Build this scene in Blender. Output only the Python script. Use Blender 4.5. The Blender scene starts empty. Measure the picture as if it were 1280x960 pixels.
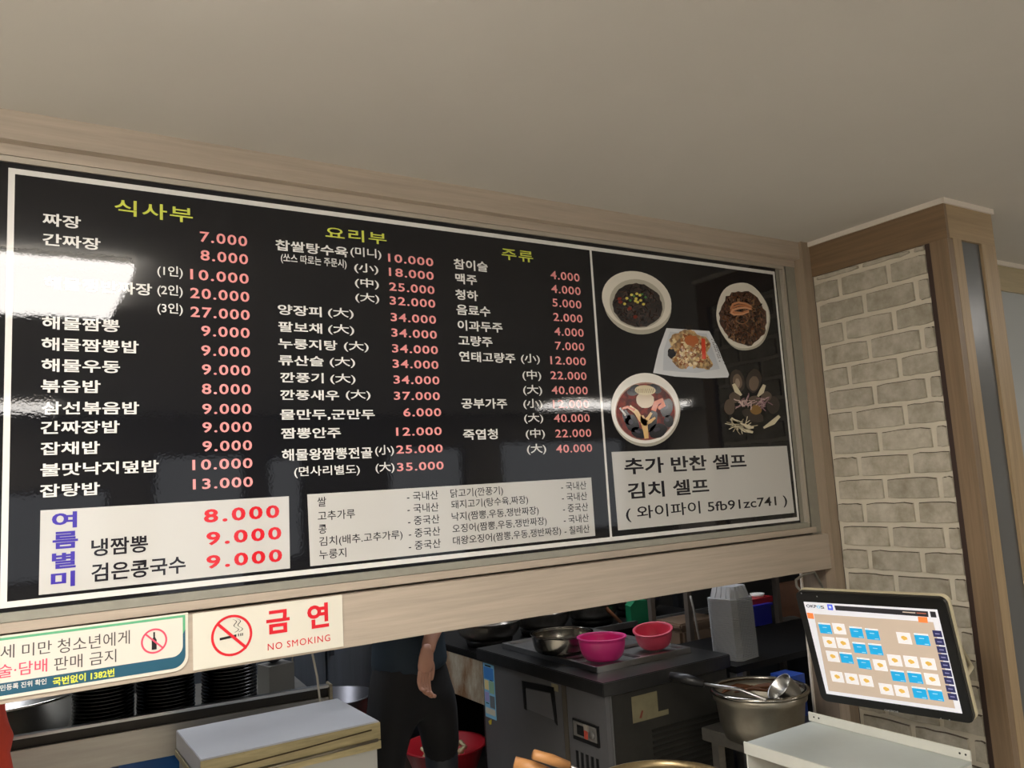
import bpy, bmesh, math, random
from mathutils import Vector, Matrix
random.seed(7)
C = bpy.context.scene.collection
sc = bpy.context.scene
PI = math.pi

# ------------------------------------------------------------------ camera
FPX = 1012.3
CAM = Vector((0.0, -2.0, 1.55))
RX = Vector((0.8454701628, -0.5309062909, -0.0576082809))     # image right
RY = Vector((0.0172435394, 0.1349606796, -0.9907009010))      # image down
RZ = Vector((0.5337441935, 0.8366146815, 0.1232599313))       # view direction
cd = bpy.data.cameras.new('camera'); cam = bpy.data.objects.new('camera', cd); C.objects.link(cam)
cd.sensor_width = 36; cd.lens = FPX / 1280 * 36; cd.clip_start = 0.02; cd.clip_end = 60
cam.matrix_world = Matrix(((RX.x, -RY.x, -RZ.x, CAM.x), (RX.y, -RY.y, -RZ.y, CAM.y), (RX.z, -RY.z, -RZ.z, CAM.z), (0, 0, 0, 1)))
sc.camera = cam

def ray(x, y): return RX * (x - 640) + RY * (y - 480) + RZ * FPX
def onY(x, y, Y=0.0):
    d = ray(x, y); return CAM + d * ((Y - CAM.y) / d.y)
def onZ(x, y, Z):
    d = ray(x, y); return CAM + d * ((Z - CAM.z) / d.z)
def onX(x, y, X):
    d = ray(x, y); return CAM + d * ((X - CAM.x) / d.x)

# ------------------------------------------------------------------ light, world, exposure
sc.view_settings.view_transform = 'Standard'; sc.view_settings.look = 'None'
sc.view_settings.gamma = 1; sc.view_settings.use_curve_mapping = False
sc.view_settings.exposure = 0.5
w = bpy.data.worlds.new('world'); sc.world = w; w.use_nodes = True
w.node_tree.nodes['Background'].inputs[0].default_value = (0.9, 0.92, 0.95, 1)
w.node_tree.nodes['Background'].inputs[1].default_value = 0.75

DINING_LAMP = 12.0
FILL_LAMP = 11.0
KITCHEN_LAMP = 14.0
CEIL = 2.42

# ------------------------------------------------------------------ materials
def lin(c):
    if isinstance(c, str):
        c = [int(c[i:i+2], 16) / 255 for i in (0, 2, 4)]
    return tuple((v / 12.92 if v <= .04045 else ((v + .055) / 1.055) ** 2.4) for v in c) + (1,)
_m = {}
def mat(name, col, rough=.5, metal=0.0, emit=0, var=0.0, vscale=8.0, bump=0.0, bscale=60, stretch=(1, 1, 1), spec=.5, col2=None, coat=0, trans=0, randv=0, detail=6):
    if name in _m: return _m[name]
    m = bpy.data.materials.new(name); m.use_nodes = True; nt = m.node_tree; N = nt.nodes; L = nt.links
    b = N['Principled BSDF']
    b.inputs['Base Color'].default_value = lin(col); b.inputs['Roughness'].default_value = rough
    b.inputs['Metallic'].default_value = metal; b.inputs['Specular IOR Level'].default_value = spec
    if coat: b.inputs['Coat Weight'].default_value = coat; b.inputs['Coat Roughness'].default_value = .04
    if trans: b.inputs['Transmission Weight'].default_value = trans
    if emit:
        b.inputs['Emission Color'].default_value = lin(col); b.inputs['Emission Strength'].default_value = emit
    if var or bump or col2 or randv:
        tc = N.new('ShaderNodeTexCoord'); mp = N.new('ShaderNodeMapping'); mp.inputs['Scale'].default_value = stretch
        L.new(tc.outputs['Object'], mp.inputs[0])
    src = None
    if var or col2:
        n = N.new('ShaderNodeTexNoise'); n.inputs['Scale'].default_value = vscale; n.inputs['Detail'].default_value = detail
        n.inputs['Roughness'].default_value = .65
        L.new(mp.outputs[0], n.inputs['Vector'])
        r = N.new('ShaderNodeValToRGB'); r.color_ramp.elements[0].position = .3; r.color_ramp.elements[1].position = .72
        c = lin(col)
        if col2: r.color_ramp.elements[0].color = lin(col2); r.color_ramp.elements[1].color = c
        else:
            r.color_ramp.elements[0].color = tuple(v * (1 - var) for v in c[:3]) + (1,)
            r.color_ramp.elements[1].color = tuple(min(1, v * (1 + var)) for v in c[:3]) + (1,)
        L.new(n.outputs['Fac'], r.inputs[0]); src = r.outputs[0]
    if randv:
        oi = N.new('ShaderNodeObjectInfo'); h = N.new('ShaderNodeHueSaturation')
        mr = N.new('ShaderNodeMapRange'); mr.inputs[3].default_value = 1 - randv; mr.inputs[4].default_value = 1 + randv
        L.new(oi.outputs['Random'], mr.inputs[0]); L.new(mr.outputs[0], h.inputs['Value'])
        if src: L.new(src, h.inputs['Color'])
        else: h.inputs['Color'].default_value = lin(col)
        src = h.outputs[0]
    if src: L.new(src, b.inputs['Base Color'])
    if bump:
        n2 = N.new('ShaderNodeTexNoise'); n2.inputs['Scale'].default_value = bscale; n2.inputs['Detail'].default_value = 4
        L.new(mp.outputs[0], n2.inputs['Vector'])
        bp = N.new('ShaderNodeBump'); bp.inputs['Strength'].default_value = bump; bp.inputs['Distance'].default_value = .002
        L.new(n2.outputs['Fac'], bp.inputs['Height']); L.new(bp.outputs[0], b.inputs['Normal'])
    _m[name] = m
    return m

def speckle(name, cols, scale, rough=.3, stretch=(1, 1, 1)):
    """many-coloured printed food texture: voronoi cells picked from a list of colours"""
    if name in _m: return _m[name]
    m = bpy.data.materials.new(name); m.use_nodes = True; nt = m.node_tree; N = nt.nodes; L = nt.links
    b = N['Principled BSDF']; b.inputs['Roughness'].default_value = rough
    tc = N.new('ShaderNodeTexCoord'); mp = N.new('ShaderNodeMapping'); mp.inputs['Scale'].default_value = stretch
    v = N.new('ShaderNodeTexVoronoi'); v.inputs['Scale'].default_value = scale
    ns = N.new('ShaderNodeTexNoise'); ns.inputs['Scale'].default_value = scale * .6
    mx = N.new('ShaderNodeMixRGB'); mx.inputs[0].default_value = .35
    L.new(tc.outputs['Object'], mp.inputs[0]); L.new(mp.outputs[0], ns.inputs[0]); L.new(mp.outputs[0], mx.inputs[1]); L.new(ns.outputs['Color'], mx.inputs[2])
    L.new(mp.outputs[0], v.inputs['Vector'])
    sp = N.new('ShaderNodeSeparateColor'); L.new(v.outputs['Color'], sp.inputs[0])
    r = N.new('ShaderNodeValToRGB'); r.color_ramp.interpolation = 'LINEAR'
    e = r.color_ramp.elements
    n = len(cols)
    e[0].position = 0; e[0].color = lin(cols[0]); e[1].position = 1; e[1].color = lin(cols[-1])
    for i in range(1, n - 1):
        q = e.new(i / (n - 1)); q.color = lin(cols[i])
    L.new(sp.outputs[0], r.inputs[0])
    mul = N.new('ShaderNodeMixRGB'); mul.blend_type = 'MULTIPLY'; mul.inputs[0].default_value = .7
    L.new(r.outputs[0], mul.inputs[1]); r2 = N.new('ShaderNodeValToRGB'); r2.color_ramp.elements[0].position = .35; r2.color_ramp.elements[1].position = .6
    r2.color_ramp.elements[0].color = (.15, .15, .15, 1)
    L.new(ns.outputs['Fac'], r2.inputs[0]); L.new(r2.outputs[0], mul.inputs[2])
    L.new(mul.outputs[0], b.inputs['Base Color'])
    _m[name] = m
    return m

WOOD = mat('beige_wood', 'b2a595', .42, var=.13, vscale=5, stretch=(.6, 14, 14), bump=.15, bscale=8)
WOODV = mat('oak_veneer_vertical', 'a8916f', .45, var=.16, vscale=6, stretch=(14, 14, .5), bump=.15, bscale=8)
WOODVB = mat('oak_veneer_side_shade', '857058', .45, var=.2, vscale=6, stretch=(14, 14, .5), bump=.15, bscale=8)  # darker copy of the front oak; side-face shade put into the colour
WOODH = mat('oak_band_side_shade', '80694f', .45, var=.2, vscale=5, stretch=(14, .5, 14), bump=.15, bscale=8)  # same oak for the side band, its shade put into the colour
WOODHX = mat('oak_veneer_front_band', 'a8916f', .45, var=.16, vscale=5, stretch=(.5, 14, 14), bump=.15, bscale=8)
DARKEDGE = mat('dark_wood_edge', '3a2a24', .5)
ALU = mat('frame_grey', '9c9a8e', .35, metal=.25, var=.08, vscale=20)
ALUL = mat('frame_rib', 'b0a89a', .35, metal=.15)
CEILM = mat('ceiling_paint', 'cfccc5', .85, var=.03, vscale=1.2, bump=.08, bscale=30)
MOLD = mat('white_moulding', 'e4dcd0', .5)
PLASTER = mat('plaster', 'cdc7bb', .8, var=.05)
FLOORM = mat('floor_tile', 'b4afa6', .5, var=.15, vscale=3)
STEEL = mat('stainless', 'b8b8b6', .28, metal=1, var=.12, vscale=6, bump=.05, bscale=40)
STEELD = mat('stainless_dull', '8e8f8f', .38, metal=.85, var=.2, vscale=5, bump=.05)
STEELB = mat('brushed_stainless', 'a9a59c', .36, metal=.9, var=.1, vscale=4, stretch=(1, 10, 10))
GREYSTEEL = mat('fridge_grey_steel', '6f6f6f', .45, metal=.5, var=.08, vscale=4)
BLACKTOP = mat('blackened_counter', '3a3a3a', .3, metal=.6, var=.3, vscale=7, bump=.1, bscale=50)
BLACK = mat('black_plastic', '121212', .3)
BLACKM = mat('black_soot_metal', '1c1b1a', .42, metal=.5, var=.3, vscale=14, bump=.3)
DARK = mat('dark_recess', '0e0d0c', .7)
WHITE = mat('white_paint', 'e6e4de', .4)
CREAM = mat('cream_sign', 'dbd7c8', .4)

def print_board(name, col, bump=.16):
    m = mat(name, col, .02, spec=.5)
    nt = m.node_tree; N = nt.nodes; L = nt.links; b = N['Principled BSDF']
    tc = N.new('ShaderNodeTexCoord'); n = N.new('ShaderNodeTexNoise'); n.inputs['Scale'].default_value = 170; n.inputs['Detail'].default_value = 2
    n3 = N.new('ShaderNodeTexNoise'); n3.inputs['Scale'].default_value = 14; n3.inputs['Detail'].default_value = 2
    b1 = N.new('ShaderNodeBump'); b1.inputs['Strength'].default_value = 1; b1.inputs['Distance'].default_value = .000034
    b2 = N.new('ShaderNodeBump'); b2.inputs['Strength'].default_value = 1; b2.inputs['Distance'].default_value = .0001
    L.new(tc.outputs['Object'], n.inputs[0]); L.new(tc.outputs['Object'], n3.inputs[0])
    L.new(n3.outputs['Fac'], b2.inputs['Height']); L.new(n.outputs['Fac'], b1.inputs['Height']); L.new(b2.outputs[0], b1.inputs['Normal'])
    L.new(b1.outputs[0], b.inputs['Normal'])
    return m
PANEL = print_board('glossy_black_print', '16171b')
PWHITE = print_board('print_white', 'c6c5c1')
PLINE = print_board('print_white_line', 'dddcd8')
PYEL = print_board('print_yellow_green', 'c8d054')
PPINK = print_board('print_pink', 'ef9c9a')
PRED = print_board('print_red', 'd2252f')
PPUR = print_board('print_violet', '4335a0')
PBLK = print_board('print_black', '26242a')

# ------------------------------------------------------------------ mesh helpers
def tag(o, label=None, cat=None, group=None, kind=None):
    if label: o['label'] = label
    if cat: o['category'] = cat
    if group: o['group'] = group
    if kind: o['kind'] = kind
    return o
def thing(name, label, cat, loc=(0, 0, 0), rz=0, group=None):
    o = bpy.data.objects.new(name, None); C.objects.link(o); o.empty_display_size = .05
    o.location = loc; o.rotation_euler = (0, 0, rz)
    return tag(o, label, cat, group)

class MB:
    def __init__(s): s.v = []; s.f = []; s.mi = []; s.mats = []; s.sm = []
    def _mi(s, m):
        if m not in s.mats: s.mats.append(m)
        return s.mats.index(m)
    def add(s, vs, fs, m, smooth=False):
        o = len(s.v); s.v += [tuple(v) for v in vs]; k = s._mi(m)
        for f in fs: s.f.append([o + i for i in f]); s.mi.append(k); s.sm.append(smooth)
        return s
    def box(s, x0, x1, y0, y1, z0, z1, m):
        vs = [(x, y, z) for x in (x0, x1) for y in (y0, y1) for z in (z0, z1)]
        fs = [(0, 1, 3, 2), (4, 6, 7, 5), (0, 4, 5, 1), (2, 3, 7, 6), (0, 2, 6, 4), (1, 5, 7, 3)]
        return s.add(vs, fs, m)
    def prism(s, pts, a, b, m, axis='z', smooth=False):
        """closed polygon pts extruded from a to b along axis"""
        n = len(pts)
        def P(p, h):
            return {'z': (p[0], p[1], h), 'y': (p[0], h, p[1]), 'x': (h, p[0], p[1])}[axis]
        vs = [P(p, a) for p in pts] + [P(p, b) for p in pts]
        fs = [list(range(n))[::-1], [n + i for i in range(n)]]
        s.add(vs, fs, m)
        return s.add(vs, [(i, (i + 1) % n, n + (i + 1) % n, n + i) for i in range(n)], m, smooth)
    def lathe(s, prof, m, seg=32, c=(0, 0, 0), closed=False, ex=1.0, ey=1.0, M=None):
        vs = []; fs = []; n = len(prof)
        for i in range(seg):
            a = 2 * PI * i / seg
            for r, z in prof:
                p = Vector((r * math.cos(a) * ex, r * math.sin(a) * ey, z))
                if M: p = M @ p
                vs.append(tuple(p + Vector(c)))
        for i in range(seg):
            for j in range(n - (0 if closed else 1)):
                a, b = i * n + j, i * n + (j + 1) % n; q = (i + 1) % seg
                fs.append((a, q * n + j, q * n + (j + 1) % n, b))
        return s.add(vs, fs, m, True)
    def tube(s, pts, r, m, seg=8, caps=True):
        pts = [Vector(p) for p in pts]; n = len(pts)
        rs = r if isinstance(r, (list, tuple)) else [r] * n
        vs = []; fs = []; prev = None
        for i, p in enumerate(pts):
            t = (pts[min(i + 1, n - 1)] - pts[max(i - 1, 0)]).normalized()
            if prev is None: u = t.orthogonal().normalized()
            else: u = (prev - t * prev.dot(t)).normalized()
            prev = u; w_ = t.cross(u)
            for k in range(seg):
                a = 2 * PI * k / seg; vs.append(p + (u * math.cos(a) + w_ * math.sin(a)) * rs[i])
        for i in range(n - 1):
            for k in range(seg):
                q = (k + 1) % seg; fs.append((i * seg + k, i * seg + q, (i + 1) * seg + q, (i + 1) * seg + k))
        if caps: fs.append(list(range(seg))[::-1]); fs.append([(n - 1) * seg + k for k in range(seg)])
        return s.add(vs, fs, m, True)
    def build(s, name, parent=None, loc=None, bevel=0, rz=0):
        me = bpy.data.meshes.new(name); me.from_pydata(s.v, [], s.f)
        for m in s.mats: me.materials.append(m)
        for p, k, sm in zip(me.polygons, s.mi, s.sm): p.material_index = k; p.use_smooth = sm
        me.update()
        bm = bmesh.new(); bm.from_mesh(me)
        bmesh.ops.remove_doubles(bm, verts=bm.verts, dist=1e-6)
        bmesh.ops.recalc_face_normals(bm, faces=bm.faces)
        if bevel:
            es = [e for e in bm.edges if len(e.link_faces) == 2 and e.calc_face_angle(0) > .6]
            bmesh.ops.bevel(bm, geom=es, offset=bevel, segments=2, affect='EDGES', clamp_overlap=True)
        bm.to_mesh(me); bm.free()
        o = bpy.data.objects.new(name, me); C.objects.link(o)
        if parent: o.parent = parent
        if loc: o.location = loc
        if rz: o.rotation_euler.z = rz
        return o
def box(name, x0, x1, y0, y1, z0, z1, m, parent=None, bevel=0):
    return MB().box(min(x0, x1), max(x0, x1), min(y0, y1), max(y0, y1), min(z0, z1), max(z0, z1), m).build(name, parent, bevel=bevel)
def struct(o): o['kind'] = 'structure'; return o
def copy_tree(o, loc, parent=None):
    c = o.copy(); C.objects.link(c); c.parent = parent
    if loc is not None: c.location = loc
    for ch in o.children: copy_tree(ch, None, c)
    return c

# text -> flat mesh; the lettering is printed, so it stays flat
_tc = bpy.data.curves.new('type', 'FONT'); _to = bpy.data.objects.new('type', _tc); C.objects.link(_to)
def glyphs(text, bold=0.0, sp=1.0):
    _tc.body = text; _tc.offset = bold; _tc.space_character = sp; _tc.resolution_u = 3
    dg = bpy.context.evaluated_depsgraph_get(); dg.update()
    me = bpy.data.meshes.new_from_object(_to.evaluated_get(dg))
    vs = [(v.co.x, v.co.y) for v in me.vertices]; fs = [tuple(p.vertices) for p in me.polygons]
    bpy.data.meshes.remove(me)
    xs = [v[0] for v in vs]; ys = [v[1] for v in vs]
    x0, x1, y0, y1 = min(xs), max(xs), min(ys), max(ys)
    return [((x - x0) / (x1 - x0), (y - (y0 + y1) / 2) / (y1 - y0)) for x, y in vs], fs
def letter(mb, m, text, px0, pyc, px1, h, Y, bold=.018, sp=1.0, dy=-.0006):
    """set a line of type on the vertical plane y=Y: left edge, centre height, right edge, height as measured"""
    a = onY(px0, pyc, Y); top = onY(px0, pyc - h / 2, Y); bot = onY(px0, pyc + h / 2, Y)
    hz = top.z - bot.z
    # right edge: same height on the wall
    d0 = onY(px1, pyc, Y)
    for _ in range(4):
        # slide down/up the image until the height agrees
        err = d0.z - a.z; py_ = pyc + err * FPX / (d0 - CAM).length
        pyc2 = py_ if _ == 0 else pyc2 + err * FPX / (d0 - CAM).length
        d0 = onY(px1, pyc2, Y)
    v, f = glyphs(text, bold, sp)
    W = d0.x - a.x
    mb.add([(a.x + u * W, Y + dy, a.z + t * hz) for u, t in v], f, m)

def quad(mb, m, pts, Y, dy):
    mb.add([(lambda p: (p.x, Y + dy, p.z))(onY(x, y, Y)) for x, y in pts], [tuple(range(len(pts)))], m)

# ================================================================== SETTING
# dining room shell
struct(box('floor', -3, 8, -6.6, 4.1, -.05, 0, FLOORM))
struct(box('ceiling', -3, 8, -6.6, 4.1, CEIL, CEIL + .05, CEILM))
# the serving wall: header above the hatch, with the sign recess
hdr = struct(box('wall_back', -3.0, 2.663, .035, .105, 1.176, CEIL, PLASTER))
struct(box('trim_1', -3.0, 2.612, -.03, .035, 2.353, CEIL, WOOD, hdr))            # upper fascia
struct(box('trim_2', -3.0, 2.612, -.004, .035, 2.327, 2.353, WOOD, hdr))
struct(box('trim_3', -3.0, 2.612, -.03, .105, 1.176, 1.303, WOOD, hdr, bevel=.001))     # lower beam under the sign
struct(box('trim_4', -3.0, 2.575, -.008, .035, 1.310, 1.330, WOOD, hdr))          # thin ledge under the frame
struct(box('trim_5', 2.560, 2.612, .0, .035, 1.303, 2.353, ALU, hdr))
struct(box('trim_6', 2.612, 2.663, -.042, .0, 0, CEIL, mat('stile_wood', '9b8b78', .45, var=.12, vscale=6, stretch=(14, 14, .5))))
jamb = struct(box('wall_jamb', 2.612, 2.663, 0, .105, 0, 1.176, mat('jamb_wood', '7f7264', .5, var=.12, vscale=5, stretch=(14, 14, .6))))
struct(box('trim_7', 2.604, 2.663, .105, .113, 0, 1.176, MOLD))
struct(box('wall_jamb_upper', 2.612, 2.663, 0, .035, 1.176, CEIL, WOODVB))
struct(box('wall_left_lower', -3.0, -.75, .035, .105, 0, 1.176, PLASTER))
# pillar with brick side: mortar bed, bricks, wooden frame
XW = 2.663
pil = struct(box('wall_right', XW + .012, 2.955, -.565, .105, 0, CEIL, mat('pillar_core', '5b5048', .7)))
MORT = mat('mortar_cream', 'd3ccba', .8, var=.06, vscale=14, bump=.4, bscale=60)
struct(box('wall_brick', XW + .004, XW + .012, -.4972, -.042, 0, 2.2818, MORT, pil))
BR = mat('whitewashed_brick', 'c9c3b4', .75, col2='9a927f', vscale=16, bump=.7, bscale=70, randv=.08)
BRT = mat('brick_dark_arris', '5f5448', .8, var=.2, vscale=50)
bricks_parent = pil
def brick(y0, y1, z0, z1):
    # chamfered block with uneven edges; its upper arris carries the dark painted line
    j = lambda a: random.uniform(-a, a)
    d = XW - .0035 + j(.001)
    n = 5
    top = [(y0 + (y1 - y0) * i / n, z1 + j(.0018)) for i in range(n + 1)]
    bot = [(y0 + (y1 - y0) * i / n, z0 + j(.002)) for i in range(n + 1)]
    top[0] = (top[0][0] + .0025, top[0][1] - .0025); top[-1] = (top[-1][0] - .0025, top[-1][1] - .0025)
    bot[0] = (bot[0][0] + .0015, bot[0][1] + .0015); bot[-1] = (bot[-1][0] - .0015, bot[-1][1] + .0015)
    outer = bot + top[::-1]
    cy, cz = (y0 + y1) / 2, (z0 + z1) / 2
    inner = []
    for k, (y, z) in enumerate(outer):
        s_ = .0028 if k > n else .0012
        inner.append((y + (s_ if y < cy else -s_) * (1 if k in (0, n, n + 1, 2 * n + 1) else 0), z + (s_ if z < cz else -s_)))
    N_ = len(outer)
    b = MB()
    vs = [(XW + .0045, y, z) for y, z in outer] + [(d, y, z) for y, z in inner]
    b.add(vs, [[N_ + i for i in range(N_)]], BR)
    for i in range(N_):
        q = (i + 1) % N_
        b.add([vs[i], vs[q], vs[N_ + q], vs[N_ + i]], [(0, 1, 2, 3)], BRT if i >= n + 1 and i < 2 * n + 1 else BR)
    b.build('brick', bricks_parent)
r = -1
zc = 2.216 + .084
while zc > .03:
    joints = [-.050, -.248, -.448] if r % 2 else [-.155, -.355]
    ys = [-.043] + joints + [-.4965]
    if not r % 2: pass
    for a, b_ in zip(ys[:-1], ys[1:]):
        ya, yb = a - (.007 if a != -.043 else 0), b_ + (.007 if b_ != -.4965 else 0)
        if ya - yb > .012:
            brick(yb, ya, max(zc - .0345, .002), min(zc + .0345, 2.2815))
    r += 1; zc -= .084
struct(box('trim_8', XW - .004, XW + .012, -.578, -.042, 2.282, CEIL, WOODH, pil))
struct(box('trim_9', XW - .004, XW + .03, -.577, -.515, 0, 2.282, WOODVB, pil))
struct(box('trim_10', XW - .002, XW + .012, -.515, -.497, 0, 2.282, DARKEDGE, pil))
# front face of the pillar with a narrow smoked glass strip
struct(box('trim_11', XW + .03, 2.745, -.578, -.565, 0, 2.285, WOODV, pil))
struct(box('trim_12', 2.872, 2.962, -.578, -.565, 0, 2.285, WOODV, pil))
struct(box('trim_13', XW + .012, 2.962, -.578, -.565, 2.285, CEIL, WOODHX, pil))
struct(box('trim_14', 2.955, 2.962, -.565, -.17, 0, CEIL, WOODV, pil))
GLASS = mat('smoked_glass', '54585c', .28, spec=.8, var=.1, vscale=3)  # dark glass, its grey raised to carry some of the room's reflection
struct(box('window_1', 2.745, 2.872, -.568, -.5655, 0, 2.285, GLASS, pil))
struct(box('trim_15', XW - .010, 2.968, -.586, -.578, CEIL - .018, CEIL, MOLD))
struct(box('trim_16', XW - .012, XW - .004, -.578, -.042, CEIL - .018, CEIL, MOLD))
# wall beyond the pillar
fw = struct(box('wall_back_right', 2.962, 8, -.17, .105, 0, CEIL, PLASTER))
struct(box('trim_17', 2.962, 8, -.19, -.17, 2.285, CEIL, mat('pale_oak_band', 'b6a888', .45, var=.12, vscale=5, stretch=(.5, 14, 14)), fw))
struct(box('trim_18', 2.962, 8, -.20, -.19, CEIL - .02, CEIL, MOLD, fw))
struct(box('window_2', 3.2, 5.6, -.178, -.171, .3, 2.285, mat('glass_painted_reflection', 'b4babc', .2, spec=.8), fw))  # dark glass; a bright window's reflection is put into its pale colour
struct(box('trim_19', 2.962, 3.2, -.19, -.17, 0, 2.285, WOODV, fw)); struct(box('trim_20', 5.6, 8, -.19, -.17, 0, 2.285, WOODV, fw))
# the room behind the photographer (seen mirrored in the sign)
struct(box('wall_left', -3.1, -3.0, -6.6, 4.1, 0, CEIL, PLASTER))
struct(box('wall_far_right', 8.0, 8.1, -6.6, 4.1, 0, CEIL, PLASTER))
FR = mat('wall_front_paint', '8d877c', .8)
def wall_front():
    b = MB(); x = -3.0
    ops = [(-.6, .9, .9, 1.75), (1.25, 2.15, .2, 2.05), (2.35, 2.75, .9, 2.0), (3.7, 4.7, .7, 2.05), (5.2, 7.2, .9, 2.1)]
    for a, c, z0, z1 in ops:
        b.box(x, a, -6.6, -6.5, 0, CEIL, FR); b.box(a, c, -6.6, -6.5, 0, z0, FR); b.box(a, c, -6.6, -6.5, z1, CEIL, FR); x = c
    b.box(x, 8, -6.6, -6.5, 0, CEIL, FR)
    o = struct(b.build('wall_front'))
    fm = mat('window_frame_grey', '55524c', .5)
    for k, (a, c, z0, z1) in enumerate(ops):
        f = MB(); t = .04
        f.box(a, c, -6.57, -6.53, z0, z0 + t, fm); f.box(a, c, -6.57, -6.53, z1 - t, z1, fm)
        f.box(a, a + t, -6.57, -6.53, z0 + t, z1 - t, fm); f.box(c - t, c, -6.57, -6.53, z0 + t, z1 - t, fm)
        wn = struct(f.build('window_%d' % (k + 3)))
        box('pane', a + t, c - t, -6.553, -6.547, z0 + t, z1 - t, mat('clear_glass', 'ffffff', .02, trans=1), wn)
wall_front()
# kitchen shell
KW = mat('kitchen_wall', '4c4a47', .6, var=.15, vscale=3)
struct(box('wall_kitchen_back', -3, 8, 4.0, 4.1, 0, CEIL, KW))

# ================================================================== CEILING LAMPS
def ceiling_lamp(label, x0, x1, y0, y1, strength, group=None, col='fff9f2', t=.05, rim=0):
    o = thing('ceiling_lamp', label, 'lamp', ((x0 + x1) / 2, (y0 + y1) / 2, CEIL), 0, group)
    hx, hy = (x1 - x0) / 2, (y1 - y0) / 2
    b = MB(); e = .012
    for a in ((-hx, hx, -hy, -hy + e), (-hx, hx, hy - e, hy), (-hx, -hx + e, -hy + e, hy - e), (hx - e, hx, -hy + e, hy - e)):
        b.box(a[0], a[1], a[2], a[3], -.02, 0, WHITE)
    b.build('lamp_frame', o)
    m = mat('lamp_glow_%g' % strength, col, .5, emit=strength)
    MB().box(-hx - .01, hx + .01, -hy - .01, hy + .01, -t, -.022, m).build('diffuser', o)
    if rim:
        rm = mat('lamp_edge_glow', col, .5, emit=rim); q = MB(); r1, r2 = .0105, .014
        q.box(-hx - r2, hx + r2, hy + r1, hy + r2, -t + .002, -.0225, rm); q.box(hx + r1, hx + r2, -hy - r1, hy + r1, -t + .002, -.0225, rm)
        q.box(-hx - r2, hx + r2, -hy - r2, -hy - r1, -t + .002, -.0225, rm); q.box(-hx - r2, -hx - r1, -hy - r1, hy + r1, -t + .002, -.0225, rm)
        q.build('edge_light', o)
    return o
ceiling_lamp('large rectangular ceiling lamp over the photographer, mirrored at the sign\'s left edge', -.36, .38, -1.81, -1.05, 18.0, t=.06)
ceiling_lamp('added fill lamp further left above the dining side, out of the photo', -2.3, -1.2, -1.81, -1.05, FILL_LAMP)  # unseen lamp, added to keep up the total light on this side
ceiling_lamp('added fill lamp behind the photographer, out of the photo', -2.0, -.9, -4.2, -3.6, FILL_LAMP)  # unseen lamp, added for more light in the dining room
ceiling_lamp('far ceiling lamp mirrored across the price columns and the photo panel', 5.1, 6.9, -5.45, -4.95, DINING_LAMP)
ceiling_lamp('far ceiling lamp mirrored at the lower left of the sign', -1.0, .35, -5.75, -5.3, DINING_LAMP)
ceiling_lamp('added fill lamp in the dining room on the right, not mirrored in the sign', 4.4, 5.3, -2.3, -1.9, DINING_LAMP)  # no lamp known here; added to brighten the dining room
ceiling_lamp('kitchen ceiling lamp above the gas range', 1.9, 3.1, 1.1, 1.35, KITCHEN_LAMP, col='f4f7ff')
ceiling_lamp('kitchen ceiling lamp above the rack of black bowls', -.2, 1.0, 1.9, 2.15, KITCHEN_LAMP, col='f4f7ff')

# ================================================================== MENU BOARD
TL, TR, BR_, BL_ = (10.6, 212), (966.7, 338), (1000.2, 650.7), (1.6, 760.3)
board = thing('menu_board', 'large glossy black menu board with Korean dish lists, prices and food photos', 'sign', (1.25, 0, 1.36))
def line(name, m, *a, **k):
    q = MB(); letter(q, m, *a, **k); return bchild(q, name)
def bchild(mb, name, label=None, parent=None):
    o = mb.build(name)
    o.parent = parent or board
    o.matrix_parent_inverse = Matrix.Translation((parent or board).location * -1) if parent is None else Matrix()
    if label: o['label'] = label
    return o
BX0, BX1, BZ0, BZ1 = .006, 2.4935, 1.3595, 2.2995
bchild(MB().box(BX0 - .018, BX1 + .006, 0, .01, BZ0 - .008, BZ1 + .012, PANEL), 'panel')
b = MB(); t = .0125
b.box(BX0, BX1, -.0006, 0, BZ1 - t, BZ1, PLINE); b.box(BX0, BX1, -.0006, 0, BZ0, BZ0 + t, PLINE)
b.box(BX0, BX0 + t, -.0006, 0, BZ0 + t, BZ1 - t, PLINE); b.box(BX1 - t * .8, BX1, -.0006, 0, BZ0 + t, BZ1 - t, PLINE)
b.box(1.6025, 1.6105, -.0006, 0, BZ0 + t, BZ1 - t, PLINE)
bchild(b, 'border_line', 'thin white line around the board with one vertical divider')
# frame around the panel: recess plate, rib
b = MB()
b.box(BX0 - .06, 2.560, .011, .034, 1.331, 2.327, ALU)
bchild(b, 'frame_plate', 'dull grey aluminium channel')
b = MB(); e = .012
b.box(BX0 - .018, 2.545, -.004, .01, 2.3125, 2.3255, ALUL)
b.box(2.533, 2.545, -.006, .01, 1.345, 2.3125, ALUL)
b.box(BX0 - .018, 2.545, -.004, .01, 1.3312, 1.3505, ALU)
b.box(BX0 - .06, BX0 - .022, -.006, .01, 1.3312, 2.3255, ALU)
bchild(b, 'frame_rib', 'pale raised frame rib')

for a in [('식사부', 143, 258, 241, 20), ('요리부', 406.7, 290, 483, 15), ('주류', 626.8, 317, 666.2, 14)]:
    line('heading', PYEL, *a, 0, bold=.012, sp=1.1)

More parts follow.
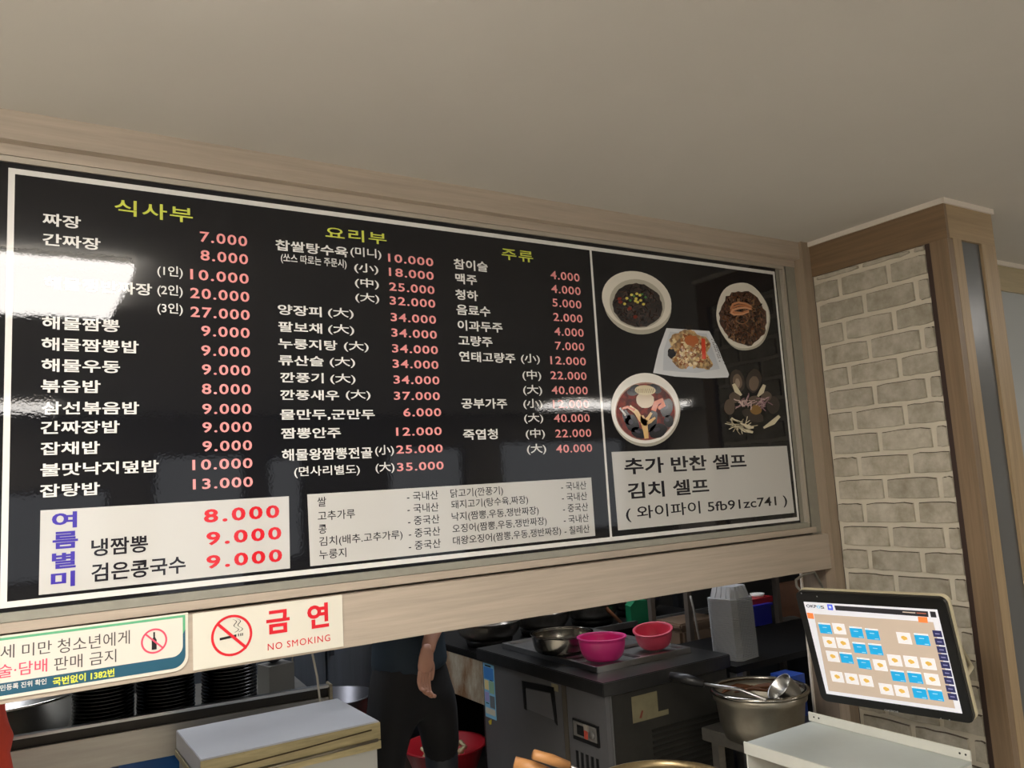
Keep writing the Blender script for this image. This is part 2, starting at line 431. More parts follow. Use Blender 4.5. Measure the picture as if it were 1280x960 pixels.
names = [('짜장', 53, 273.6, 101, 16), ('간짜장', 53, 298.6, 125.6, 15.5), ('해물쟁반짜장', 55.2, 352.7, 190, 16), ('해물짬뽕', 52.3, 402.9, 149.5, 16.5),
 ('해물짬뽕밥', 51.8, 429.7, 173.4, 16.5), ('해물우동', 51.8, 456.2, 150, 16.5), ('볶음밥', 51, 482.5, 125.6, 16.5), ('삼선볶음밥', 52, 510, 174, 16.5),
 ('간짜장밥', 50.5, 534.6, 149.5, 16.5), ('잡채밥', 50.5, 561, 124.8, 16.5), ('불맛낙지덮밥', 50.5, 587.7, 198.4, 16.5), ('잡탕밥', 49.7, 614, 124.8, 16.5),
 ('찹쌀탕수육', 344, 305.7, 434.8, 13.5), ('양장피', 347, 386.6, 402, 13), ('팔보채', 347.7, 408, 402.7, 13), ('누룽지탕', 347.7, 429, 421.5, 13),
 ('류산슬', 348, 450, 404.4, 13), ('깐풍기', 350, 471.6, 404.4, 13), ('깐풍새우', 350, 493.5, 423.8, 13), ('물만두,군만두', 350, 518.6, 468.4, 14),
 ('짬뽕안주', 351, 541.8, 426, 13.5), ('해물왕짬뽕전골', 352.3, 569, 465.3, 15),
 ('참이슬', 566.8, 329.4, 609.4, 13), ('맥주', 569, 347.8, 595.9, 13), ('청하', 569, 367.8, 597.2, 13), ('음료수', 570.4, 386.8, 612.8, 13),
 ('이과두주', 571.9, 406.3, 628, 13), ('고량주', 572.8, 425.4, 615.4, 13), ('연태고량주', 573.8, 445.3, 644, 13), ('공부가주', 576.6, 504.3, 633.8, 13), ('죽엽청', 578.8, 543.3, 622, 13.5)]
for a in names: line('dish_name', PLINE, *a, 0, bold=.022, sp=1.02)
for a in [('(1인)', 196.6, 338.6, 228.4, 15.5), ('(2인)', 196.6, 362.6, 228.4, 15.5), ('(3인)', 196.6, 385.4, 228.4, 15.5),
 ('(미니)', 437.9, 314.5, 476.5, 13.5), ('(쏘스 따로는 주문시)', 351, 322.5, 433, 13), ('(小)', 442.6, 334.5, 472.8, 13), ('(中)', 443.5, 353.2, 473.5, 13), ('(大)', 444, 371.6, 474, 13),
 ('(大)', 409.8, 390.5, 441.9, 13.5), ('(大)', 410, 411.2, 442.6, 13.5), ('(大)', 429.7, 432.6, 460.6, 13.5), ('(大)', 412, 452.3, 443.7, 13.5), ('(大)', 412.6, 473.4, 444.2, 13.5), ('(大)', 432, 493.5, 463, 13.5),
 ('(小)', 468.8, 563.6, 492.3, 14), ('(면사리별도)', 367.6, 590.6, 449.6, 14.5), ('(大)', 469.3, 585, 493, 14),
 ('(小)', 651, 448.3, 674.6, 13), ('(中)', 652.9, 469, 676.3, 13.5), ('(大)', 653.8, 487.6, 677.5, 13.5), ('(小)', 654, 505, 677.8, 13), ('(大)', 655, 523, 678.8, 13), ('(中)', 657, 542.6, 681, 13.5), ('(大)', 658.5, 561.8, 682.5, 13.5)]:
    line('portion_size', PLINE, *a, 0, bold=.012)
for t_, x0, y, x1 in [('7.000', 249.7, 295.6, 308.9), ('8.000', 250.5, 318.7, 310), ('10.000', 237.7, 342.6, 310.8), ('20.000', 237.7, 366, 311.6), ('27.000', 238, 389.6, 312),
 ('9.000', 251.5, 413.5, 312), ('9.000', 251.5, 438, 312.6), ('9.000', 252.3, 461.8, 312.9), ('8.000', 252.3, 486, 313.4), ('9.000', 252.7, 511.2, 314), ('9.000', 252.9, 534.3, 314.5),
 ('9.000', 253, 558, 315), ('10.000', 240.4, 581.3, 315.5), ('13.000', 241, 605.5, 316)]:
    line('price', PPINK, t_, x0, y, x1, 13.2, 0, bold=.018, sp=1.15)
for t_, x0, y, x1 in [('10.000', 485, 322, 541.5), ('18.000', 486, 339.7, 542), ('25.000', 486.4, 358, 543), ('32.000', 487, 375.5, 544), ('34.000', 488.3, 396.2, 545), ('34.000', 489, 415.6, 546),
 ('34.000', 490, 435.3, 547.3), ('34.000', 490.6, 454.5, 548), ('34.000', 491.8, 474.4, 549.2), ('37.000', 492.3, 494.7, 549.7), ('6.000', 504, 515.4, 551.3), ('12.000', 495, 539.7, 552), ('25.000', 495.3, 562, 553.2), ('35.000', 496.2, 584, 554.4)]:
    line('price', PPINK, t_, x0, y, x1, 10.5, 0, bold=.018, sp=1.12)
for t_, x0, y, x1 in [('4.000', 688, 343.4, 724.3), ('4.000', 689, 360.7, 725.6), ('5.000', 690.4, 378, 726.6), ('2.000', 691.5, 396, 727.9), ('4.000', 692.8, 414, 729.4), ('7.000', 693.8, 432, 730.3), ('12.000', 687.8, 450.2, 732.2),
 ('22.000', 688, 469, 733), ('40.000', 689.4, 487.6, 734.5), ('12.000', 691, 505, 736), ('40.000', 692.3, 522.8, 737), ('22.000', 694, 542, 739), ('40.000', 695, 561.2, 740)]:
    line('price', PPINK, t_, x0, y, x1, 10.2, 0, bold=.014, sp=1.1)

def note(name, corners, lines, label):
    pb = MB(); quad(pb, PWHITE, corners, 0, -.0006); quad(pb, PWHITE, corners, 0, -.0002)
    o = bchild(pb, name, label)
    for m_, bold, sp, a in lines:
        L_ = MB(); letter(L_, m_, *a, 0, bold=bold, sp=sp, dy=-.0013)
        q = L_.build('printed_line'); q.parent = o
    return o
note('summer_menu_note', [(50.6, 638), (361, 620.3), (362.5, 710.3), (48.4, 743.8)],
 [(PPUR, .03, 1, ('여', 64.7, 651, 96.3, 20.5)), (PPUR, .03, 1, ('름', 65.6, 676, 97.5, 21.5)), (PPUR, .03, 1, ('별', 64.7, 701.5, 94.7, 20.5)), (PPUR, .03, 1, ('미', 63.4, 725.5, 93.7, 19.5)),
  (PBLK, .018, 1, ('냉짬뽕', 114, 685, 185, 22)), (PBLK, .018, 1, ('검은콩국수', 114, 716.5, 232, 23)),
  (PRED, .03, 1.25, ('8.000', 254.7, 645.3, 349, 17)), (PRED, .03, 1.25, ('9.000', 257.8, 673.7, 351.5, 17)), (PRED, .03, 1.25, ('9.000', 257.8, 703, 352.5, 17))],
 'white note at the lower left with violet, black and red print')
K = PBLK
note('origin_note', [(384, 618), (738.8, 596.9), (744, 669.7), (387.8, 707.8)],
 [(K, .004, 1, a) for a in [('쌀', 396.6, 627.5, 407.5, 12), ('고추가루', 397, 645.2, 443.4, 12), ('콩', 398, 661.8, 408, 11.5), ('김치(배추.고추가루)', 398.8, 678, 502.8, 13.5), ('누룽지', 398.8, 693.6, 432.5, 12),
  ('- 국내산', 508.4, 620.8, 547.5, 11.5), ('- 국내산', 509, 636.3, 548, 11.5), ('- 중국산', 509.7, 651.5, 549, 11.5), ('- 중국산', 510.6, 667, 550, 11.5), ('- 중국산', 510.6, 682.7, 550.6, 11.5),
  ('닭고기(깐풍기)', 562.8, 617.7, 628.4, 12.5), ('돼지고기(탕수육,짜장)', 563.8, 631.8, 659.7, 12.5), ('낙지(짬뽕,우동,쟁반짜장)', 564.4, 647, 673, 12.5), ('오징어(짬뽕,우동,쟁반짜장)', 565.3, 662, 683, 12.5), ('대왕오징어(짬뽕,우동,쟁반짜장)', 566, 677, 701, 12.5),
  ('- 국내산', 701, 608.3, 732.5, 10.5), ('- 국내산', 702, 622, 733.5, 10.5), ('- 중국산', 703.4, 635.8, 734.7, 10.5), ('- 국내산', 704.3, 649.8, 735.5, 10.5), ('- 칠레산', 705.3, 663.5, 736.6, 10.5)]],
 'white note with small black country-of-origin lines')
note('self_service_note', [(764.3, 565), (983.4, 557.3), (992.8, 641), (772.6, 663)],
 [(K, .024, 1, ('추가 반찬 셀프', 780, 583.3, 932.4, 20.5)), (K, .024, 1, ('김치 셀프', 784, 614, 885.7, 20.5)), (K, .01, 1, ('( 와이파이 5fb91zc741 )', 782, 643.5, 983.4, 19.5))],
 'white note under the food photos with large black print')

# --- printed food pictures (flat prints)
def stroke(mb, m, pts, wd, dy, conv):
    n = len(pts); L1 = []; R1 = []
    for i, p in enumerate(pts):
        a, c = pts[max(i - 1, 0)], pts[min(i + 1, n - 1)]; t = math.atan2(c[1] - a[1], c[0] - a[0]); w2 = (wd[i] if isinstance(wd, list) else wd) / 2
        L1.append(conv(p[0] - math.sin(t) * w2, p[1] + math.cos(t) * w2)); R1.append(conv(p[0] + math.sin(t) * w2, p[1] - math.cos(t) * w2))
    mb.add([(onY(*p, 0).x, dy, onY(*p, 0).z) for p in L1 + R1], [(k, k + 1, n + k + 1, n + k) for k in range(n - 1)], m)

def P2(cx, cy, s, ox, oy): return (ox + cx / s, oy + cy / s)
def blob(mb, m, c, rx, ry, rot=0, n=28, jit=0.0, dy=-.0008, conv=None, pw=2.0, lob=0):
    """closed flat outline on the panel; c, radii in picture units turned to wall metres by conv"""
    pts = []
    for i in range(n):
        a = 2 * PI * i / n; k = 1 + random.uniform(-jit, jit) + (lob * math.cos(6 * a) if lob else 0)
        ca, sa = math.cos(a), math.sin(a)
        q = (abs(ca) ** pw + abs(sa) ** pw) ** (-1 / pw)
        x, y = rx * ca * k * q, ry * sa * k * q
        X = c[0] + x * math.cos(rot) - y * math.sin(rot); Y = c[1] + x * math.sin(rot) + y * math.cos(rot)
        pts.append(conv(X, Y))
    cpt = conv(*c)
    vs = [(onY(*p, 0).x, dy, onY(*p, 0).z) for p in [cpt] + pts]
    mb.add(vs, [(0, i + 1, (i + 1) % n + 1) for i in range(n)], m)
CA = lambda x, y: (730 + x / 4.571, 310 + y / 4.571)
CB = lambda x, y: (730 + x / 4.175, 450 + y / 4.175)
def PM(name, col): return mat(name, col, .12)
crk = PM('print_crockery', 'ddd8cb'); crk2 = PM('print_crockery_shade', 'b3ae9f'); crk3 = PM('print_crockery_light', 'f0ede6')
def worms(mb, cols, n, c, rx, ry, conv, ln=30, wd=5, dy=-.0012, rot=0, curl=.5):
    for _ in range(n):
        a = random.uniform(0, 2 * PI); q = math.sqrt(random.random())
        x0, y0 = c[0] + rx * q * math.cos(a) * .86, c[1] + ry * q * math.sin(a) * .86
        th = random.uniform(0, 2 * PI); m = random.choice(cols); pts = []
        th2 = th
        for k in range(5):
            pts.append((x0, y0, th2)); x0 += math.cos(th2) * ln / 4; y0 += math.sin(th2) * ln / 4; th2 += random.uniform(-curl, curl)
        L1 = [conv(x - math.sin(t) * wd / 2, y + math.cos(t) * wd / 2) for x, y, t in pts]; R1 = [conv(x + math.sin(t) * wd / 2, y - math.cos(t) * wd / 2) for x, y, t in pts]
        vs = [(onY(*p, 0).x, dy - random.uniform(0, .0003), onY(*p, 0).z) for p in L1 + R1]
        mb.add(vs, [(k, k + 1, k + 6, k + 5) for k in range(4)], m)
# 1: black bean noodles
b = MB(); blob(b, crk2, (305, 325), 197, 165, .35, 40, conv=CA); blob(b, crk, (300, 300), 203, 163, .35, 40, dy=-.0009, conv=CA); blob(b, crk2, (303, 318), 160, 138, .3, 36, dy=-.00095, conv=CA)
fd = speckle('noodle_print', ['0b0908', '1a110d', '2e1a12', '0d0a0a', '40281a', '14100e'], 160)
blob(b, fd, (305, 328), 143, 124, .3, 40, .03, dy=-.001, conv=CA)
worms(b, [PM('p_n1', '0c0a0a'), PM('p_n2', '33211a'), PM('p_n3', '1a1413'), PM('p_n4', '5a4a44')], 150, (305, 328), 140, 120, CA, 26, 5)
for (x, y) in [(243, 288), (270, 268), (300, 262), (322, 300), (305, 310), (338, 322), (296, 290), (230, 320), (318, 270), (292, 303)]:
    blob(b, PM('p_corn', 'd8c860'), (x, y), 9, 8, 0, 8, dy=-.0017, conv=CA)
for (x, y) in [(283, 275), (330, 265), (350, 282), (262, 300)]: blob(b, PM('p_pea', '4f7f46'), (x, y), 8, 7, 0, 8, dy=-.0017, conv=CA)
for (x, y) in [(205, 310), (200, 290), (290, 395), (260, 345)]: blob(b, PM('p_red', '7a3026'), (x, y), 13, 10, 0, 8, .2, dy=-.0016, conv=CA)
bchild(b, 'food_picture', 'printed white bowl of black bean noodles with corn')
# 2: spicy oval plate
b = MB(); blob(b, crk2, (910, 394), 150, 194, -.18, 44, conv=CA, lob=.012); blob(b, crk, (905, 386), 148, 190, -.18, 44, dy=-.0009, conv=CA, lob=.012)
fd2 = speckle('braise_print', ['2a1812', '5a3524', '3c2418', '7a4c34', '1a100c', '8f6a50'], 150)
blob(b, fd2, (908, 402), 132, 158, -.3, 44, .05, dy=-.001, conv=CA)
worms(b, [PM('p_b1', '2a1810'), PM('p_b2', '6b4630'), PM('p_b3', '8a6a4c'), PM('p_b4', '3a2218'), PM('p_b5', '20140f')], 210, (908, 405), 132, 155, CA, 22, 7)
for off, cc in ((0, 'c98a62'), (17, 'b8764e'), (33, 'd69c74')):
    stroke(b, PM('p_sq' + cc, cc), [(955, 335 + off * .5), (920, 318 + off * .7), (880, 312 + off), (848, 322 + off), (838, 345 + off * .8), (855, 368 + off * .4), (900, 372 + off * .2), (940, 356 + off * .3)], [7, 11, 12, 13, 13, 12, 10, 6], -.0019 - off * .00001, CA)
for a0 in (0,):
    ring_pts = [(900 + 34 * math.cos(t * .5), 408 + 26 * math.sin(t * .5)) for t in range(13)]
    stroke(b, PM('p_ring', '8f6a4c'), ring_pts, 6, -.0019, CA)

bchild(b, 'food_picture', 'printed oval plate of brown stir-fried seafood')
# 3: square plate of fried meat
b = MB()
def polyP(mb, m, pts, dy, conv): mb.add([(onY(*conv(*p), 0).x, dy, onY(*conv(*p), 0).z) for p in pts], [tuple(range(len(pts)))], m)
polyP(b, PM('p_plate', 'd9dce0'), [(470, 458), (600, 466), (715, 475), (760, 560), (828, 722), (822, 740), (700, 745), (520, 735), (394, 714), (425, 580)], -.0008, CA)
polyP(b, PM('p_plate_in', 'c3c8cf'), [(490, 478), (700, 490), (775, 690), (640, 715), (450, 700), (455, 580)], -.0009, CA)
fd3 = speckle('fried_print', ['8a5f34', 'c9a064', 'e0c48c', 'a97c48', 'd8b478', '6f4526'], 90)
for (x, y, rx, ry) in [(600, 560, 95, 85), (545, 540, 60, 45), (650, 560, 70, 60), (560, 640, 55, 50), (640, 630, 75, 45), (690, 650, 50, 35), (600, 510, 60, 40), (520, 600, 40, 40)]:
    blob(b, fd3, (x, y), rx, ry, random.random(), 18, .1, dy=-.001 - random.random() * .0002, conv=CA)
worms(b, [PM('p_f1', 'd9b67c'), PM('p_f2', 'a8703c'), PM('p_f3', 'e6cf9e'), PM('p_f4', '8a4f2a')], 90, (605, 585), 120, 100, CA, 26, 16, dy=-.0014)
polyP(b, PM('p_pep', 'd4452a'), [(668, 515), (690, 520), (695, 635), (672, 635)], -.0019, CA)
blob(b, PM('p_mush', '16161c'), (498, 602), 25, 27, 0, 12, .2, dy=-.0019, conv=CA)
blob(b, PM('p_glaze', 'b4622e'), (612, 530), 40, 32, 0, 14, .15, dy=-.0018, conv=CA)
blob(b, PM('p_lid', '2a221c'), (596, 455), 20, 14, 0, 10, dy=-.0018, conv=CA)
for k in range(14):
    for j in range(3):
        if random.random() < .8:
            x, y = 725 + k * 2.6 + j * 14 + (k * .8), 520 + k * 9.5 + j * 8
            polyP(b, PBLK, [(x, y), (x + 6, y + 1), (x + 7, y + 6), (x + 1, y + 5)], -.0019, CA)
bchild(b, 'food_picture', 'printed white square plate of glazed fried meat')
# 4: red seafood soup
b = MB(); blob(b, crk2, (322, 262), 180, 190, 0, 44, conv=CB); blob(b, crk3, (318, 252), 178, 184, 0, 44, dy=-.0009, conv=CB)
blob(b, PM('p_rim', 'b08a78'), (320, 268), 158, 152, 0, 40, dy=-.00095, conv=CB)
blob(b, speckle('soup_print', ['7a1a10', '8f2a18', '5a120c', '9c3a22'], 60), (320, 270), 153, 147, 0, 40, dy=-.001, conv=CB)
for (x, y, rx, ry, ro) in [(260, 158, 38, 26, -.6), (372, 150, 34, 22, .5), (430, 250, 32, 50, .2), (250, 330, 34, 48, -.5), (285, 380, 44, 26, .4), (385, 370, 50, 36, -.4), (440, 320, 26, 32, 0), (222, 300, 20, 40, -.3), (350, 320, 30, 60, .3)]:
    blob(b, PM('p_mussel', '121018'), (x, y), rx, ry, ro, 16, .06, dy=-.0011, conv=CB)
    blob(b, PM('p_mussel_hi', '34303c'), (x - 6, y - 6), rx * .4, ry * .3, ro, 10, .1, dy=-.0012, conv=CB)
blob(b, PM('p_mush2', 'd6c6a0'), (318, 158), 55, 26, .05, 18, dy=-.0014, conv=CB)
for k in range(9): polyP(b, PM('p_gill', '8a7a58'), [(272 + k * 11, 150), (275 + k * 11, 150), (277 + k * 10, 172), (274 + k * 10, 172)], -.0016, CB)
blob(b, PM('p_stem', 'c9b394'), (318, 210), 48, 42, 0, 16, .06, dy=-.0013, conv=CB)
sq = PM('p_squid', 'e0b878'); sqo = PM('p_squid_orange', 'd4683a')
stroke(b, sq, [(235, 245), (270, 270), (295, 310), (320, 330)], [22, 24, 26, 30], -.0018, CB)
stroke(b, sq, [(325, 410), (320, 370), (310, 325), (300, 290)], [22, 26, 34, 16], -.0018, CB)
stroke(b, sq, [(310, 330), (335, 300), (350, 275)], [26, 16, 12], -.0018, CB); stroke(b, sq, [(310, 335), (345, 320), (370, 300)], [24, 18, 10], -.0018, CB)
stroke(b, sqo, [(360, 265), (375, 225), (405, 210), (412, 235), (385, 255)], [26, 28, 26, 26, 18], -.0019, CB)
stroke(b, sqo, [(190, 258), (225, 245), (262, 262)], [10, 14, 12], -.0019, CB)
stroke(b, PM('p_shell', 'd8d8d4'), [(185, 250), (205, 275), (215, 290)], 10, -.0019, CB)
bchild(b, 'food_picture', 'printed white bowl of red seafood soup with mussels')
# 5: shellfish and squid
b = MB(); dsh = PM('p_dsh', '0c0d10'); g1 = PM('p_g1', '5c5046'); g2 = PM('p_g2', '3b3430')
for (x, y, rx, ry, ro, m_) in [(798, 110, 38, 62, -.15, g2), (885, 108, 40, 62, .12, g2), (800, 112, 24, 40, -.15, PM('p_g3', '6f5f52')), (885, 122, 26, 38, .1, PM('p_g3', '6f5f52')), (800, 120, 12, 24, -.1, PM('p_g4', '9a8878')), (884, 128, 13, 22, .1, PM('p_g4', '9a8878')),
  (785, 195, 30, 30, 0, g1), (758, 245, 28, 42, 0, g1), (950, 190, 28, 26, 0, g1), (985, 235, 34, 46, 0, g2), (860, 250, 95, 75, 0, dsh), (900, 330, 100, 60, 0, dsh), (880, 290, 60, 30, .4, g2), (890, 210, 28, 20, 0, PM('p_g5', '8a6a3c')), (896, 260, 30, 26, 0, PM('p_g5', '8a6a3c')), (890, 212, 34, 26, 0, g1)]:
    blob(b, m_, (x, y), rx, ry, ro, 20, .04, dy=-.0008 - random.random() * .0003 - (.0004 if m_ not in (dsh, g2) else 0), conv=CB)
ivory = PM('p_ivory', 'd6cdb0')
for pts in [[(778, 125), (795, 160), (820, 185)], [(940, 130), (925, 165), (905, 190)], [(765, 305), (800, 335), (840, 365), (880, 378)], [(1018, 292), (985, 325), (935, 355)], [(770, 320), (810, 340), (850, 350), (884, 352)]]:
    stroke(b, ivory, pts, [16] + [26] * (len(pts) - 2) + [10], -.0017, CB)
worms(b, [PM('p_t1', 'b79a98'), PM('p_t2', '8a6a72'), PM('p_t3', 'd0b8b0')], 26, (835, 225), 45, 25, CB, 34, 5, dy=-.0018); worms(b, [PM('p_t1', 'b79a98'), PM('p_t2', '8a6a72')], 22, (935, 225), 28, 35, CB, 30, 5, dy=-.0018)
worms(b, [ivory, PM('p_iv2', 'a89c80')], 22, (820, 345), 60, 28, CB, 40, 4, dy=-.0019, curl=.2)
bchild(b, 'food_picture', 'printed pile of dark shellfish and pale squid strips')

# ================================================================== SIGNS ON THE BEAM
YS = -.03
sg = thing('no_smoking_sign', 'cream sign on the beam with a red no-smoking ring and Korean lettering', 'sign', (.546, YS, 1.182))
def sch(mb, name, par, label=None):
    o = mb.build(name); o.parent = par; o.matrix_parent_inverse = Matrix.Translation(par.location * -1)
    if label: o['label'] = label
    return o
sch(MB().box(.3725, .7215, YS - .0035, YS - .0002, 1.1815, 1.3045, CREAM), 'plate', sg)
SY = YS - .0035
REDP = mat('sign_red', 'd8202e', .4); BLKP = mat('sign_black', '1e1c1c', .4)
def ringm(mb, m, c, r, w_, Y, seg=40, dy=-.0008, rx=1.0):
    vs = []; 
    for i in range(seg):
        a = 2 * PI * i / seg
        for q in (r, r - w_): vs.append((c.x + q * rx * math.cos(a), Y + dy, c.z + q * math.sin(a)))
    mb.add(vs, [(2 * i, 2 * i + 1, (2 * i + 3) % (2 * seg), (2 * i + 2) % (2 * seg)) for i in range(seg)], m)
c0 = onY(289.8, 794.2, SY); rr = (onY(315.6, 794, SY).x - onY(264, 794, SY).x) / 2
b = MB(); ringm(b, REDP, c0, rr, .0055, SY)
k = rr * .7071
b.add([(c0.x - k - .002, SY - .0010, c0.z + k - .004), (c0.x - k + .002, SY - .0010, c0.z + k + .001), (c0.x + k + .002, SY - .0010, c0.z - k + .002), (c0.x + k - .002, SY - .0010, c0.z - k - .003)], [(0, 1, 2, 3)], REDP)
b.add([(c0.x + u, SY - .0008, c0.z + v) for u, v in [(-.027, -.0075), (.010, -.0045), (.010, .001), (-.027, -.002)]], [(0, 1, 2, 3)], BLKP)
for u in (.0135, .0185, .0225): b.add([(c0.x + u, SY - .0008, c0.z - .004), (c0.x + u + .0022, SY - .0008, c0.z - .004), (c0.x + u + .0022, SY - .0008, c0.z + .002), (c0.x + u, SY - .0008, c0.z + .002)], [(0, 1, 2, 3)], BLKP)
for off in (0, .009):
    pts = []
    for i in range(24):
        t_ = i / 23; pts.append((c0.x + .002 + off + .014 * t_ ** .7 * math.sin(t_ * 3) + .006 * math.sin(t_ * 9), c0.z + .036 - .030 * t_))
    vs = [(x - .0009, SY - .0008, z) for x, z in pts] + [(x + .0009, SY - .0008, z - .0004) for x, z in pts]
    b.add(vs, [(i, i + 1, 25 + i, 24 + i) for i in range(23)], BLKP)
sch(b, 'no_smoking_symbol', sg, 'red ring with bar across a smoking cigarette')
def sline(par, m, *a, **k):
    q = MB(); letter(q, m, *a, SY, **k); return sch(q, 'printed_line', par)
sline(sg, REDP, '금', 332.8, 779, 362, 29.5, bold=.03, dy=-.0008); sline(sg, REDP, '연', 384, 771.5, 410.8, 31, bold=.03, dy=-.0008)
sline(sg, REDP, 'NO SMOKING', 334.5, 809, 412.5, 8.6, bold=.0, sp=1.15, dy=-.0008)

sg2 = thing('age_limit_sign', 'cream sign with green and teal border forbidding sales to minors, at the frame\'s left edge', 'sign', (0, YS, 1.185))
X1 = .3625; Z0, Z1 = 1.186, 1.309; XL = -.45
def rrect(x0, x1, z0, z1, r, n=8):   # only the lower right corner is rounded
    pts = [(x0, z0)]
    for i in range(n + 1):
        a = -PI / 2 + (PI / 2) * i / n; pts.append((x1 - r + r * math.cos(a), z0 + r + r * math.sin(a)))
    return pts + [(x1, z1), (x0, z1)]
b = MB(); b.prism(rrect(XL, X1, Z0, Z1, .03), YS - .0035, YS - .0002, CREAM, axis='y'); sch(b, 'plate', sg2)
TEAL = mat('sign_teal', '24586e', .4); GRN = mat('sign_green', '62b184', .4); SW = mat('sign_pale', 'dcd6ca', .4)
b = MB()
def flat(mb, m, pts, dy): mb.add([(x, SY + dy, z) for x, z in pts], [tuple(range(len(pts)))], m)
flat(b, TEAL, rrect(XL, X1 - .006, Z0 + .007, Z1 - .004, .026), -.0004)
flat(b, GRN, [(XL, Z1 - .011), (X1 - .006, Z1 - .011), (X1 - .006, Z1 - .004), (XL, Z1 - .004)], -.0006)
flat(b, GRN, [(X1 - .014, Z1 - .011), (X1 - .014, Z1 - .05), (X1 - .006, Z1 - .035), (X1 - .006, Z1 - .011)], -.0006)
sch(b, 'border', sg2, 'green edge above, deep teal band below')
b = MB(); flat(b, SW, rrect(XL, X1 - .0115, Z0 + .0315, Z1 - .009, .022), -.0008); sch(b, 'field', sg2)
GREYT = mat('sign_dark_text', '4a4442', .4); YT = mat('sign_yellow_text', 'd9de50', .4); RT = mat('sign_rose_text', 'e0506a', .4)
sline(sg2, GREYT, '세', 0.5, 815.6, 18, 17, bold=.0, dy=-.0012); sline(sg2, GREYT, '미만', 27.6, 813, 64.7, 16.5, bold=0, dy=-.0012)
sline(sg2, GREYT, '청소년에게', 71.8, 808.2, 162.2, 18, bold=0, dy=-.0012); sline(sg2, GREYT, '판매 금지', 67.5, 830.5, 145.3, 17, bold=.0, dy=-.0012)
sline(sg2, RT, '술·담배', -3, 840, 59, 17, bold=.006, dy=-.0012)
sline(sg2, WHITE, '주민등록 진위 확인', -8, 861.5, 58, 7.5, bold=.012, dy=-.0012); sline(sg2, YT, '국번없이 1382번', 66, 852.4, 143, 10.5, bold=.03, dy=-.0012)
b = MB(); c1 = onY(192.6, 801.2, SY); ringm(b, RT, c1, .0265, .0038, SY, dy=-.0014); k = .0265 * .68
b.add([(c1.x - k - .001, SY - .0016, c1.z + k - .002), (c1.x - k + .001, SY - .0016, c1.z + k + .001), (c1.x + k + .001, SY - .0016, c1.z - k + .002), (c1.x + k - .001, SY - .0016, c1.z - k - .001)], [(0, 1, 2, 3)], RT)
b.add([(c1.x + u, SY - .0013, c1.z + v) for u, v in [(-.005, -.018), (.005, -.018), (.005, .002), (.0018, .008), (.0018, .019), (-.0018, .019), (-.0018, .008), (-.005, .002)]], [tuple(range(8))], BLKP)
sch(b, 'bottle_symbol', sg2, 'rose ring barring a bottle')

# ================================================================== POS MONITOR
mon = thing('touch_monitor', 'tilted black point-of-sale touch monitor showing a table plan, before the brick wall', 'monitor', (2.1814, -.4803, .9962))
nrm = Vector((-.956, -.156, -.247)).normalized(); xa = Vector((.157, -.988, .014)); xa = (xa - nrm * xa.dot(nrm)).normalized(); up = nrm.cross(xa) * -1
if up.z < 0: up = -up
MM = Matrix((xa, up, nrm)).transposed()            # local: x right, y up, z out of the screen
mon.rotation_euler = MM.to_euler()
def seg_prism(mb, x0, x1, y0, y1, z0, z1, m, r=.02, n=6):
    pts = []
    for cx, cy, a0 in ((x1 - r, y1 - r, 0), (x0 + r, y1 - r, 90), (x0 + r, y0 + r, 180), (x1 - r, y0 + r, 270)):
        for i in range(n + 1):
            a = math.radians(a0 + 90 * i / n); pts.append((cx + r * math.cos(a), cy + r * math.sin(a)))
    mb.prism(pts, z0, z1, m)
def scr(px, py_):
    d = ray(px, py_); o = mon.location; t_ = (o - CAM).dot(nrm) / d.dot(nrm); p = CAM + d * t_ - o
    return p.dot(xa), p.dot(up)
L0, B0 = -.212, -.182; R0, T0 = .232, .178
tlc = scr(995, 739); trc = scr(1184, 750); brc = scr(1214, 905); blc = scr(1024, 877)
L0 = (tlc[0] + blc[0]) / 2; R0 = (trc[0] + brc[0]) / 2; T0 = (tlc[1] + trc[1]) / 2; B0 = (blc[1] + brc[1]) / 2
b = MB(); seg_prism(b, L0, R0, B0, T0, -.022, -.003, BLACK); b.build('bezel', mon, bevel=.002)
b = MB(); seg_prism(b, L0 + .001, R0 + .003, B0 + .001, T0 + .0015, -.034, -.0225, mat('ivory_plastic', 'd9cfae', .4)); b.build('rear_shell', mon)
SL, ST = scr(1003, 752); SR, SB = scr(1201.7, 892); SL = (SL + scr(1033.7, 868)[0]) / 2; SR = (SR + scr(1172, 763)[0]) / 2; ST = (ST + scr(1172, 763)[1]) / 2; SB = (SB + scr(1033.7, 868)[1]) / 2
def em(name, col, s=.36): return mat(name, col, .3, emit=s)
b = MB(); b.box(SL, SR, SB, ST, -.0028, -.0020, em('screen_white', 'dcdce2')); screen = b.build('screen', mon)
CC = lambda x, y: scr(980 + x / 4, 720 + y / 4)
def spoly(mb, m, pts, h): mb.add([(p[0], p[1], h) for p in (CC(*q) for q in pts)], [tuple(range(len(pts)))], m)
b = MB(); spoly(b, em('screen_woodgrain', 'c0ae9c'), [(148, 190), (745, 232), (855, 664), (222, 575)], -.0017)
b.build('table_plan', screen)
tw, th = .039, .034
grid = MB(); blue = em('screen_blue', '1fa4dc'); wht = em('screen_card', 'e8e4e4'); fdm = em('screen_gold', 'd9b155'); nav = em('screen_navy', '2b2c58'); org = em('screen_orange', 'ec8444')
def card(mb, x, y, m, h0):
    cx, cy = CC(x, y)
    mb.add([(cx + u * tw / 2, cy + v * th / 2, h0) for u, v in ((-1, -1), (1, -1), (1, 1), (-1, 1))], [(0, 1, 2, 3)], m)
